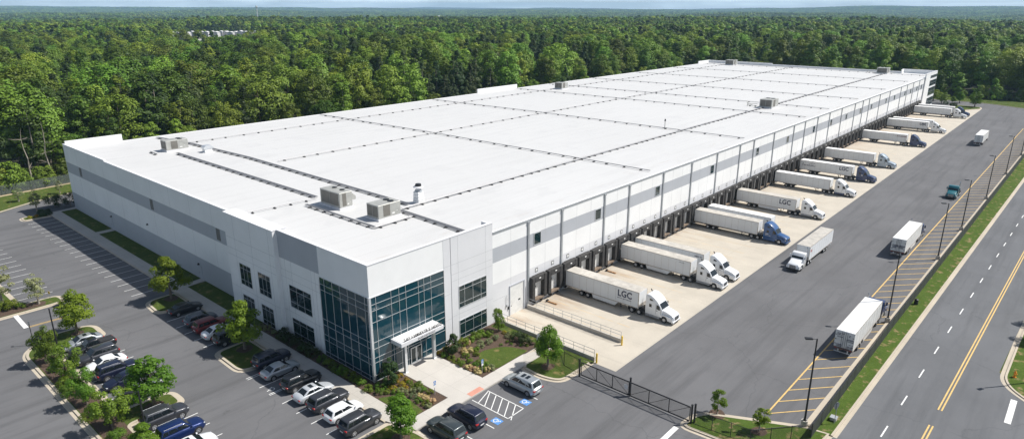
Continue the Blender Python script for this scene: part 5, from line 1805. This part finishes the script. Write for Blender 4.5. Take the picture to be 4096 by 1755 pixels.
def tree(kind, seed, x, y, h, label, name='tree', z=0.12, wide=1.0, group=None, cat='tree'):
    me, tm = tree_variant(kind, seed)
    o = empty(name, (x, y, z), RNG.uniform(0, 6.28), label, cat, group)
    for n_, m_ in (('crown', me), ('trunk', tm)):
        c = link(n_, m_, o); c.scale = (h * wide, h * wide, h)
    return o


LT_ = 'young trees planted in the car park islands'
tree('maple', 1, -18.35, 39.1, 6.1, 'bright green maple on the round grass cap of the shrub island', group=LT_, wide=1.1)
tree('maple', 2, -5.5, 41.0, 6.5, 'bright green maple on the grass island beside the end wall sidewalk', group=LT_, wide=1.08)
tree('maple', 3, -5.93, 18.5, 6.5, 'bright green maple overhanging the black car by the sidewalk', group=LT_, wide=1.05)
tree('maple', 4, -18.6, 14.0, 5.9, 'bright green maple on the island end hiding a silver sedan', group=LT_, wide=1.12)
tree('maple', 5, -4.75, -10.4, 4.9, 'bright green maple at the bottom edge beside the entrance lawn', group=LT_, wide=1.1)
tree('maple', 1, 15.8, -12.7, 5.5, 'green maple on the kerbed grass between the entrance walk and the gate', group=LT_, wide=.95)
tree('sparse', 1, -18.9, 53.6, 4.8, 'thin pale young tree on the tip of the left grass island', group=LT_, wide=1.1)
tree('sparse', 2, -22.3, 58.0, 6.4, 'taller loose tree cut by the left edge, beside the empty bays', group=LT_, wide=1.0)
tree('young', 1, 19.84, -36.7, 2.9, 'spindly young tree on mulch near the corner lamp post', group=LT_, wide=1.0)
tree('young', 2, 19.9, -32.2, 2.9, 'small young tree behind the gate on the corner grass', group=LT_, wide=1.05)
tree('bushy', 1, -23.4, 33.2, 4.6, 'tallest bushy tree at the round end of the shrub island', group=LT_, wide=.74)
tree('bushy', 2, -23.0, 27.2, 4.3, 'bushy tree leaning over the kerb beside the grey car in the shrub island', group=LT_, wide=.84)
tree('bushy', 3, -23.3, 19.7, 4.3, 'upright bushy tree in the shrub island next to the dark navy sedan', group=LT_, wide=.72)
tree('bushy', 4, -23.0, 13.0, 4.4, 'broad bushy tree in the shrub island in front of the half hidden silver sedan', group=LT_, wide=.92)
tree('maple', 2, -22.6, 5.8, 3.6, 'low bright tree at the bottom edge beside the blue car', group=LT_, wide=1.1)
tree('cone', 1, 0.98, -1.7, 3.4, 'dark conical evergreen in the bed at the glass corner', 'evergreen', wide=.95, group='evergreens at the entrance')
tree('cone', 2, 10.5, -2.0, 2.7, 'dark conical evergreen beside the canopy column', 'evergreen', wide=1.05, group='evergreens at the entrance')
tree('bushy', 2, 18.6, -2.2, 3.1, 'loose green tree against the white wall beside the drive-in door', group=LT_, wide=.75)
tree('sparse', 3, -5.05, 107.9, 4.5, 'pale young tree beside the back drive near the building corner', group='small trees behind the building', wide=1.15)
tree('sparse', 1, -5.5, 119.5, 3.1, 'small brownish tree on the grass before the chain link fence', group='small trees behind the building', wide=1.5)
tree('sparse', 2, 2.7, 120.3, 2.9, 'small pale tree at the fence right beside the building corner', group='small trees behind the building', wide=1.1)
tree('dark', 1, -1.75, 108.0, 3.0, 'dark spreading shrub tree on the back drive edge', group='small trees behind the building', wide=1.1)
tree('dark', 2, 0.8, 106.4, 3.0, 'dark dense shrub tree touching the shaded building corner', group='small trees behind the building', wide=1.0)
FG = 'small trees at the far end of the yard'
tree('maple', 3, 317.5, -8.9, 5.0, 'bright green round tree on the far turning circle grass', group=FG, wide=1.15)
tree('maple', 4, 314.2, -6.8, 3.1, 'small dark green tree beside the bright round one at the far end', group=FG, wide=1.2)
tree('bushy', 1, 306.8, -16.0, 6.2, 'leaning green tree on the last kerbed island of the docks', group=FG, wide=1.0)
tree('young', 1, 333.8, -19.0, 3.0, 'little bright tree at the foot of the far woods', group=FG, wide=1.1)
tree('bushy', 3, 311, -3.0, 4.6, 'bushy tree against the far corner block', group=FG, wide=1.3)
tree('bushy', 4, 318, 1.5, 5.0, 'wide bushy tree behind the far corner block', group=FG, wide=1.4)
tree('bushy', 2, 62.8, -58.0, 5.0, 'green tree on the far verge at the edge of the picture', group='trees on the far road verge', wide=1.1)
tree('bushy', 4, 69.5, -57.6, 4.6, 'lower green tree on the far verge whose shadow crosses the kerb', group='trees on the far road verge', wide=1.1)
tree('maple', 1, 56.2, -57.8, 3.6, 'small tree behind the orange hydrant on the far verge', group='trees on the far road verge', wide=1.0)

# shrubs
SHV = {}
SHMAT = {'round': 'leaf_g', 'yel': 'leaf_y', 'g': 'leaf_g', 'lg': 'leaf_g', 'grey': 'leaf_s', 'tan': 'leaf_tan', 'or': 'leaf_y', 'dg': 'leaf_d', 's': 'leaf_g', 'yg': 'leaf_g', 'dk': 'leaf_d'}
SHSIZE = {'round': .62, 'yel': .36, 'g': .60, 'lg': .40, 'grey': .42, 'tan': .40, 'or': .38, 'dg': .80, 's': .22, 'yg': .85, 'dk': .9}
SHNAME = {'round': 'clipped bright green', 'yel': 'golden', 'g': 'green', 'lg': 'leafy green', 'grey': 'silvery', 'tan': 'tan feathery', 'or': 'yellow orange', 'dg': 'large dark green', 's': 'tiny green', 'yg': 'broad light green', 'dk': 'dark'}


def shrub(x, y, k, label, group, z=.13, s=1.0):
    mk = SHMAT[k]
    sd = RNG.randint(1, 3)
    if (mk, sd) not in SHV:
        SHV[(mk, sd)] = crown_mesh('foliage', 40 + sd, .0, 1.3, 1.0, prof_dome, 18, 1800, .12 if mk != 'leaf_tan' else .16, M[mk], (.30, .42), .10, .9, .5)[0]
    o = bpy.data.objects.new('shrub', SHV[(mk, sd)])
    COL.objects.link(o)
    r = SHSIZE[k] * s * RNG.uniform(.88, 1.12)
    o.location = (x, y, z); o.scale = (r, r, r * RNG.uniform(.85, 1.1)); o.rotation_euler = (0, 0, RNG.uniform(0, 6.28))
    tag(o, label, 'shrub', group)


def shrubs(lst, where, group, key):
    cnt = {}
    tot = {}
    for x, y, k in lst: tot[k] = tot.get(k, 0) + 1
    for x, y, k in sorted(lst, key=key):
        i = cnt.get(k, 0); cnt[k] = i + 1
        lab = '%s shrub%s %s' % (SHNAME[k], '' if tot[k] == 1 else ', %s %s' % (ORD[i], where[0]), where[1])
        shrub(x, y, k, lab, group)


shrubs([(-1.57, -0.93, 'round'), (-0.39, -1.57, 'g'), (-1.15, -2.29, 'lg'), (-0.52, -2.84, 'lg'), (0.16, -3.61, 'lg'), (0.39, -2.89, 'yel'), (1.49, -2.99, 'yel'), (1.32, -3.88, 'yel'), (2.56, -2.57, 'yel'), (2.62, -1.32, 'yel'),
        (1.6, -1.84, 'or'), (0.23, -2.11, 'or'), (0.61, -3.95, 'grey'), (1.0, -4.75, 'grey'), (2.28, -3.35, 'lg'), (2.21, -4.25, 'lg'), (2.69, -4.54, 'lg'), (0.86, -5.78, 'grey'), (1.74, -5.24, 'grey'), (0.6, -6.84, 'lg'),
        (2.45, -5.53, 'lg'), (2.55, -6.51, 'lg'), (1.42, -6.94, 'tan'), (1.35, -6.17, 'tan'), (0.77, -7.76, 'lg'), (0.72, -8.3, 'grey'), (1.57, -8.0, 'tan')],
       ('from the glass', 'in the bed at the glass corner'), 'shrubs in the bed at the glass corner', lambda p: -p[1])
shrubs([(9.24, -0.78, 'yel'), (9.21, -1.74, 'lg'), (10.37, -0.77, 'yel'), (9.42, -2.77, 'lg'), (9.28, -3.78, 'lg'), (9.12, -4.82, 'lg'), (11.49, -2.92, 'tan'), (12.32, -3.2, 'tan'), (13.29, -1.63, 'tan'), (10.89, -3.73, 'lg'), (10.33, -4.97, 'lg'),
        (9.25, -5.91, 'tan'), (9.28, -6.52, 'tan'), (9.25, -7.42, 'tan'), (10.14, -6.18, 'lg'), (10.76, -6.09, 'lg'), (9.98, -7.59, 'lg'), (10.29, -7.95, 'tan'), (10.86, -8.1, 'grey'), (10.88, -7.02, 'lg'), (12.17, -4.34, 'lg'), (12.89, -3.64, 'lg'),
        (14.61, -2.68, 'grey'), (15.33, -3.5, 'grey'), (16.7, -3.44, 'grey'), (12.94, -1.3, 'g'), (14.01, -1.3, 'g'), (15.16, -1.3, 'g'), (16.15, -1.4, 'g'), (16.9, -2.0, 'g'), (13.85, -3.41, 'grey'), (18.3, -5.66, 'dg'), (18.4, -7.0, 'dg'),
        (18.21, -4.16, 'grey'), (18.63, -3.2, 'yel'), (16.9, -5.9, 's'), (17.02, -5.12, 's'), (15.94, -5.03, 's'), (17.65, -6.97, 's'), (17.98, -7.6, 's')],
       ('from the canopy', 'in the curved bed beside the ramp'), 'shrubs in the curved bed beside the ramp', lambda p: p[0])
shrubs([(-1.18, 8.79, 'g'), (-1.21, 7.34, 'g'), (-1.29, 6.16, 'g'), (-1.39, 5.19, 'g'), (-1.33, 4.25, 'g'), (-1.18, 3.05, 'g'), (-1.26, 1.95, 'g'), (-1.3, .85, 'round'), (-1.22, 10.73, 'dg'), (-1.3, 12.17, 'dg'), (-1.2, 14.48, 'dg'), (-1.13, 16.27, 'dg'), (-1.21, 17.63, 'dg'),
        (-1.3, 19.59, 'grey'), (-1.3, 21.17, 'grey'), (-1.4, 22.6, 'grey')],
       ('from the glass corner', 'in the shaded row along the building'), 'shrubs in the row along the shaded wall', lambda p: p[1])
shrubs([(-23.9, 23.4, 'yg'), (-23.2, 24.3, 'yg'), (-23.7, 25.2, 'yg'), (-23.9, 16.6, 'yg'), (-23.1, 30.6, 'yg'), (-23.5, 10.6, 'yg'), (-22.7, 8.5, 'yg')],
       ('from the bottom', 'under the long tree island'), 'shrubs in the long shrub island', lambda p: p[1])
shrubs([(-22.9, 55.6, 'yg'), (-22.0, 54.6, 'yg'), (-21.0, 54.0, 'g'), (-24.2, 54.8, 'yg')],
       ('from the left', 'in the island by the empty bays'), 'shrubs in the left grass island', lambda p: p[0])
shrubs([(-7.6, 102.6, 'or'), (-6.5, 102.6, 'or'), (-5.3, 102.9, 'dk'), (-4.4, 102.7, 'dk')],
       ('from the sidewalk', 'in the small island beyond the bays'), 'shrubs in the small kerbed island', lambda p: -p[0])
shrubs([(303.5, -9, 'dk'), (305.5, -8, 'dk'), (300, -9, 'dk'), (308, -5, 'dk')],
       ('from the docks', 'on the last island before the woods'), 'shrubs on the far island', lambda p: p[0])

# ------------------------------------------------------------------ the woods
LEAFK = [('round', prof_round, .30, .30, 'leaf_a', .22, 1.0), ('dome', prof_dome, .29, .30, 'leaf_a', .2, 1.0), ('tall', prof_tall, .215, .2, 'leaf_a', .26, 1.0), ('pine', prof_pine, .22, .25, 'leaf_p', .24, 1.0)]
VAR = []          # (kind, crown mesh, trunk mesh)
for i, (kn, pf, rad, zb, mk, lump, fl) in enumerate([LEAFK[0], LEAFK[1], LEAFK[2], LEAFK[3], LEAFK[0], LEAFK[1], LEAFK[2], LEAFK[1]]):
    ncl = {'round': 60, 'dome': 64, 'tall': 60, 'pine': 50}[kn]
    me, C, Rr = crown_mesh('crown', 70 + i, zb * .7, 1.0, rad * .82, pf, ncl, 5600, .0215, M[mk], (.22, .40), lump * .8, .85, .2)
    tm = trunk_mb(.85, .014, C, 70 + i, 9).mesh('trunk', M['palebark'] if i in (3, 6) else M['bark'])
    VAR.append((kn, me, tm))
LOD1 = []
for i, (kn, pf, rad, zb, mk, lump, fl) in enumerate([LEAFK[0], LEAFK[1], LEAFK[2], LEAFK[3], LEAFK[1], LEAFK[0]]):
    me, C, Rr = crown_mesh('crown_far', 90 + i, zb * .3, 1.0, rad * .85, pf, 30, 1500, .044, M[mk], (.24, .42), lump * .8, .85, .3)
    LOD1.append(me)
LOD2 = []
for i, (kn, pf, rad, zb, mk, lump, fl) in enumerate([LEAFK[0], LEAFK[1], LEAFK[2], LEAFK[3]]):
    me, C, Rr = crown_mesh('crown_distant', 110 + i, 0.0, 1.0, rad * .9, pf, 14, 330, .085, M[mk], (.30, .48), lump, .85, .3)
    LOD2.append(me)
rngp = np.random.default_rng(5)


def patch_mesh(seed):
    """a 60 m square of distant canopy: many small crowns side by side"""
    rng = np.random.default_rng(seed)
    P, Nn, Sz, Ti = [], [], [], []
    for k in range(38):
        cx, cy = rng.uniform(-32, 32, 2); h = rng.uniform(9, 27); r = rng.uniform(4.0, 7.5); tn = rng.uniform(0, 1)
        d = rng.normal(size=(26, 3)); d[:, 2] = np.abs(d[:, 2]) + .1 * 0; d /= np.linalg.norm(d, axis=1)[:, None]
        P.append(np.array([cx, cy, h - r * 1.3]) + d * np.array([r, r, r * 1.3])); Nn.append(d); Sz.append(rng.uniform(2.2, 3.6, 26)); Ti.append(np.clip(tn + rng.uniform(-.2, .2, 26), 0, 1))
    return leaf_mesh('canopy_patch', np.concatenate(P), np.concatenate(Nn), np.concatenate(Sz), np.concatenate(Ti), M['leaf_a' if seed % 3 else 'leaf_p'])


PATCH = [patch_mesh(s) for s in range(130, 136)]

# where the woods begin: beyond the back fence and round the far end of the site
def wood_edge(x, y):
    """>0 inside the woods, distance-like"""
    e = 3.5 * mnoise.noise(Vector((x / 22.0, y / 22.0, 1.3)))
    back = y - (131.5 if x > 10 else 132.5 + (-x + 10) * -0.20 if x > -60 else 119)
    if x <= 10: back = y - (131.5 + (x - 10) * .185)
    right = x - (341 + (0 if y > -20 else (-(y + 20)) * .12))
    return max(back, right) + e


def over_roof(x, y, z):
    """is the tree top hidden by the warehouse (seen from the photograph's viewpoint)?"""
    p = Vector((x, y, z))
    t = (CAM.z - 13.5) / (CAM.z - z) if z < 13.4 else 9
    if t >= 1: return False
    q = CAM + (p - CAM) * t
    return 2 < q.x < 299 and 1 < q.y < 103


rw = random.Random(11)
cand = []
CLEAR = lambda x, y: (430 < (x * .93 + y * .37) < 10000) and False


def in_view(x, y, h, mx=260, my=160):
    z = terrain_h(x, y)
    pt = project((x, y, z + h))
    pb = project((x, y, z))
    if pt is None or pb is None: return None
    if pt[0] < -mx or pt[0] > 4096 + mx or pb[1] < -400 or pt[1] > 1755 + my: return None
    return pt, pb, z


def clearing(x, y):
    """the field before the white roofs in the distance"""
    g = (x - CAM.x) * math.cos(R(YAW)) + (y - CAM.y) * math.sin(R(YAW))
    if not 545 < g < 925: return False
    r = (x - CAM.x) * math.sin(R(YAW)) - (y - CAM.y) * math.cos(R(YAW))
    u = 2048 + F_PX * 1.039 * r / g
    return 655 < u < 1060 - (925 - g) * .1


cy_, sy_ = math.cos(R(YAW)), math.sin(R(YAW))
dd = 110.0
while dd < 2500:
    sp = 8.3 if dd < 480 else 9.0 if dd < 1100 else 12.5
    half = dd * math.tan(R(40.5)) + 30
    u = -half
    while u < half:
        g = dd + rw.uniform(-.45, .45) * sp
        v = u + rw.uniform(-.45, .45) * sp
        x = CAM.x + g * cy_ + v * sy_
        y = CAM.y + g * sy_ - v * cy_
        u += sp
        e = wood_edge(x, y)
        if e < 0 or clearing(x, y): continue
        if math.hypot(x - 2.5, y - 131.5) < 4.0: continue
        if mnoise.noise(Vector((x / 38.0, y / 38.0, 15.5))) > .47 and e > 14: continue
        big = mnoise.noise(Vector((x / 70.0, y / 70.0, 5.5)))
        sel = mnoise.noise(Vector((x / 45.0, y / 45.0, 9.5))) + rw.uniform(-.45, .45)
        if x > 330 and y < 70: sel -= .22
        if x < 0 and y < 175: sel -= .12
        h = (20.0 + 3.2 * big + rw.uniform(-5.0, 5.0)) * (1.0 if sp < 11 else 1.12)
        if e < 9: h *= .38 + .5 * (e / 9) + rw.uniform(0, .15)
        r_ = in_view(x, y, h)
        if not r_: continue
        pt, pb, z = r_
        if over_roof(x, y, z + h): continue
        cand.append((pt[2], x, y, z, h, sel, sp))
    dd += sp
cand.sort()
near = [c for c in cand if 0 < project((c[1], c[2], c[3] + c[4] * .8))[0] < 4096 and project((c[1], c[2], c[3] + c[4] * .9))[1] < 1500]
indiv = set(id(c) for c in near[:292])
NAMES = {'round': ('deciduous_tree', 'broad round crowned tree in the woods around the warehouse', 'broad round crowned trees in the woods'), 'dome': ('deciduous_tree', 'dome crowned green tree in the woods around the warehouse', 'dome crowned trees in the woods'),
         'tall': ('poplar_tree', 'tall narrow crowned tree in the woods around the warehouse', 'tall narrow trees in the woods'), 'pine': ('pine_tree', 'dark pointed pine in the woods around the warehouse', 'dark pointed pines in the woods')}


def pick(sel, n):
    # 0 round 1 dome 2 tall 3 pine 4 round 5 dome 6 tall 7 dome
    if sel < -.22: return 3
    if sel < -.05: return rw.choice((1, 5, 7))
    if sel < .2: return rw.choice((0, 4, 1, 5))
    if sel < .45: return rw.choice((2, 6, 0))
    return rw.choice((2, 6, 7))


farpts = {0: [], 1: [], 2: []}
for c in cand:
    d, x, y, z, h, sel, sp = c
    k = pick(sel, 8)
    rz = rw.uniform(0, 6.28)
    wd = h * rw.uniform(.90, 1.28) * (1.0 if h > 13 else 1.15)
    if id(c) in indiv:
        kn, me, tm = VAR[k]
        nm, lab, grp = NAMES[kn]
        o = empty(nm, (x, y, z - .1), rz, lab, 'tree', grp)
        for n_, m_ in (('crown', me), ('trunk', tm)):
            q = link(n_, m_, o); q.scale = (wd, wd, h)
    elif d < 520: farpts[0].append((x, y, z - .1, wd, h, rz, k))
    elif d < 1150: farpts[1].append((x, y, z - .1, wd * 1.05, h, rz, {0: 0, 4: 5, 1: 1, 5: 4, 7: 4, 2: 2, 6: 2, 3: 3}[k]))
    else: farpts[2].append((x, y, z - .1, wd * 1.35, h * 1.0, rz, {0: 0, 4: 0, 1: 1, 5: 1, 7: 1, 2: 2, 6: 2, 3: 3}[k]))
pp = []
dd = 2450.0
while dd < 8200:
    sp = 42.0 if dd < 4500 else 60
    half = dd * math.tan(R(39)) + 60
    u = -half
    while u < half:
        g = dd + rw.uniform(-.4, .4) * sp; v = u + rw.uniform(-.4, .4) * sp; u += sp
        x = CAM.x + g * cy_ + v * sy_; y = CAM.y + g * sy_ - v * cy_
        s = sp / 45.0 * 1.0
        pp.append((x, y, terrain_h(x, y) - 1, s, 1.0, rw.uniform(0, 6.28), rw.randrange(6)))
    dd += sp * .9


def scatter(name, pts, meshes):
    """one object: points that carry instances of a few crowns"""
    col = bpy.data.collections.new(name + '_shapes')
    for i, me in enumerate(meshes):
        o = bpy.data.objects.new('shape_%02d' % i, me)
        col.objects.link(o)
    A = np.array(pts, dtype=np.float32)
    me = bpy.data.meshes.new(name)
    me.vertices.add(len(A)); me.vertices.foreach_set('co', A[:, :3].ravel())
    s = me.attributes.new('scl', 'FLOAT_VECTOR', 'POINT')
    s.data.foreach_set('vector', np.stack([A[:, 3], A[:, 3], A[:, 4]], 1).astype(np.float32).ravel())
    r = me.attributes.new('rot', 'FLOAT_VECTOR', 'POINT')
    r.data.foreach_set('vector', np.stack([A[:, 5] * 0, A[:, 5] * 0, A[:, 5]], 1).astype(np.float32).ravel())
    k = me.attributes.new('idx', 'INT', 'POINT')
    k.data.foreach_set('value', A[:, 6].astype(np.int32))
    o = link(name, me)
    g = bpy.data.node_groups.new(name, 'GeometryNodeTree')
    g.interface.new_socket(name='Geometry', in_out='INPUT', socket_type='NodeSocketGeometry')
    g.interface.new_socket(name='Geometry', in_out='OUTPUT', socket_type='NodeSocketGeometry')
    gi, go = g.nodes.new('NodeGroupInput'), g.nodes.new('NodeGroupOutput')
    ip = g.nodes.new('GeometryNodeInstanceOnPoints')
    ci = g.nodes.new('GeometryNodeCollectionInfo')
    ci.inputs['Collection'].default_value = col
    ci.inputs['Separate Children'].default_value = True
    ci.inputs['Reset Children'].default_value = True
    def attr(nm, typ):
        a = g.nodes.new('GeometryNodeInputNamedAttribute'); a.data_type = typ; a.inputs['Name'].default_value = nm
        return [q for q in a.outputs if q.enabled and q.name == 'Attribute'][0]
    er = g.nodes.new('FunctionNodeEulerToRotation')
    g.links.new(attr('rot', 'FLOAT_VECTOR'), er.inputs[0])
    g.links.new(gi.outputs[0], ip.inputs['Points'])
    g.links.new(ci.outputs[0], ip.inputs['Instance'])
    ip.inputs['Pick Instance'].default_value = True
    g.links.new(attr('idx', 'INT'), ip.inputs['Instance Index'])
    g.links.new(er.outputs[0], ip.inputs['Rotation'])
    g.links.new(attr('scl', 'FLOAT_VECTOR'), ip.inputs['Scale'])
    g.links.new(ip.outputs[0], go.inputs[0])
    md = o.modifiers.new('scatter', 'NODES')
    md.node_group = g
    return tag(o, kind='stuff')


print('TREES', len(cand), len(indiv), {k: len(v) for k, v in farpts.items()}, len(pp))
scatter('forest', farpts[0], [v[1] for v in VAR])
scatter('distant_forest', farpts[1], LOD1)
scatter('far_forest', farpts[2], LOD2)
scatter('horizon_forest', pp, PATCH)

UND = [crown_mesh('crown', 150 + i, 0.0, 1.0, .42, prof_dome, 40, 2600, .05, M['leaf_a'], (.22, .4), .25, .85, .2) for i in range(3)]
UNDT = [trunk_mb(.7, .02, u[1], 150 + i, 6).mesh('trunk', M['bark']) for i, u in enumerate(UND)]
def understory(x, y, h):
    i = rw.randrange(3)
    o = empty('understory_tree', (x, y, -.1), rw.uniform(0, 6.28), 'low leafy tree filling the lower edge of the woods', 'tree', 'low trees along the edge of the woods')
    wd = h * rw.uniform(.85, 1.2)
    for n_, m_ in (('crown', UND[i][0]), ('trunk', UNDT[i])):
        q = link(n_, m_, o); q.scale = (wd, wd, h)
for i in range(16):
    x = -34 + i * 3.0 + rw.uniform(-.8, .8); y = 131.3 + (x - 10) * .19 + rw.uniform(.4, 3.5)
    if in_view(x, y, 5): understory(x, y, rw.uniform(3.2, 7.0))
for i in range(22):
    y = 14 - i * 4.2 + rw.uniform(-1, 1); x = 342 + (0 if y > -20 else -(y + 20) * .12) + rw.uniform(-1.5, 3.5)
    if in_view(x, y, 5): understory(x, y, rw.uniform(3.5, 7.5))


def dead_tree(x, y, h, seed, label):
    rng = random.Random(seed)
    o = empty('dead_tree', (x, y, -.05), 0, label, 'dead tree', 'dead trees at the edge of the woods')
    pts = [(0, 0, 0)]
    for i in range(6): pts.append((pts[-1][0] + rng.uniform(-.35, .35), pts[-1][1] + rng.uniform(-.35, .35), h * (i + 1) / 6))
    b = MB()
    for i in range(6): b.tube(pts[i], pts[i + 1], .24 - .036 * i, .24 - .036 * (i + 1), 7)
    b.build('trunk', M['palebark'], o, smooth=60)
    for k in range(9):
        i = rng.randint(2, 5); p = Vector(pts[i]); a = rng.uniform(0, 6.28); L = rng.uniform(1.2, 2.8)
        q = p + Vector((math.cos(a) * L, math.sin(a) * L, rng.uniform(-.2, 1.1))); b = MB(); b.tube(p, q, .07, .02, 5)
        b.tube(p.lerp(q, .6), p.lerp(q, .6) + Vector((math.cos(a + .8), math.sin(a + .8), .4)) * L * .4, .035, .01, 4); b.build('limb', M['palebark'], o)
dead_tree(0.5, 131.0, 14, 3, 'bare pale dead tree at the woods edge left of the building corner, slightly leaning')
dead_tree(5.2, 132.8, 15, 8, 'taller bare dead tree right behind the building corner')

# ------------------------------------------------------------------ small far things
FW = paint('far_white', (0.62, 0.61, 0.60), .6)
for i in range(20):
    u = 668 + i * 19.6
    g = 895 + rw.uniform(-14, 14)
    r = (u - 2048) / F_PX * g / 1.039
    x = CAM.x + g * cy_ + r * sy_; y = CAM.y + g * sy_ - r * cy_; z = terrain_h(x, y)
    h = 8.6 - z + i * .10 + rw.uniform(-.4, .7)
    o = empty('far_building', (x, y, z), R(YAW - 90 + rw.uniform(-12, 12)), 'low white building in the distant clearing, %s from its left end' % ORD[i], 'building', 'white buildings in the distant clearing')
    w2 = rw.uniform(2.4, 3.6)
    b = MB(); b.box(-w2, -4, -2, w2, 4, h); b.build('wall', FW, o)
    b = MB(); b.side([(-w2 - .3, h), (w2 + .3, h), (0, h + 1.3)], -4.2, 4.2); b.build('roof', M['roof'], o)
o = empty('water_tower', (1231, 2269, terrain_h(1231, 2269)), 0, 'pale water tower standing out of the distant woods', 'water tower')
b = MB(); b.tube((0, 0, 0), (0, 0, 62), 1.5, 1.2, 10); b.build('shaft', FW, o)
b = MB(); b.tube((0, 0, 60), (0, 0, 64), 1.5, 4, 14); b.tube((0, 0, 64), (0, 0, 68), 4, 3.2, 14); b.build('tank', FW, o)
for i, (x, y) in enumerate(((2085, 2330), (2130, 2290))):
    z = terrain_h(x, y)
    o = empty('far_shed', (x, y, z), R(20), ('larger' if i == 0 else 'smaller') + ' pale shed roof among the distant woods at the centre', 'building', 'pale sheds in the distant woods')
    b = MB(); b.box(-16, -12, 0, 16, 12, 24); b.build('wall', FW, o)
    b = MB(); b.side([(-17, 24), (17, 24), (0, 28)], -13, 13); b.build('roof', FW, o)

# ------------------------------------------------------------------ haze
hz = MB(); hz.box(-9300, -7800, -130, 11500, 11500, 118)
m = bpy.data.materials.new('haze_air'); m.use_nodes = True
t = m.node_tree
t.nodes.remove(t.nodes['Principled BSDF'])
pv = t.nodes.new('ShaderNodeVolumePrincipled')
pv.inputs['Color'].default_value = (0.47, 0.75, 1.0, 1)
pv.inputs['Density'].default_value = 0.000105
pv.inputs['Anisotropy'].default_value = 0.0
t.links.new(pv.outputs[0], t.nodes['Material Output'].inputs['Volume'])
tag(hz.build('haze', m), kind='stuff')
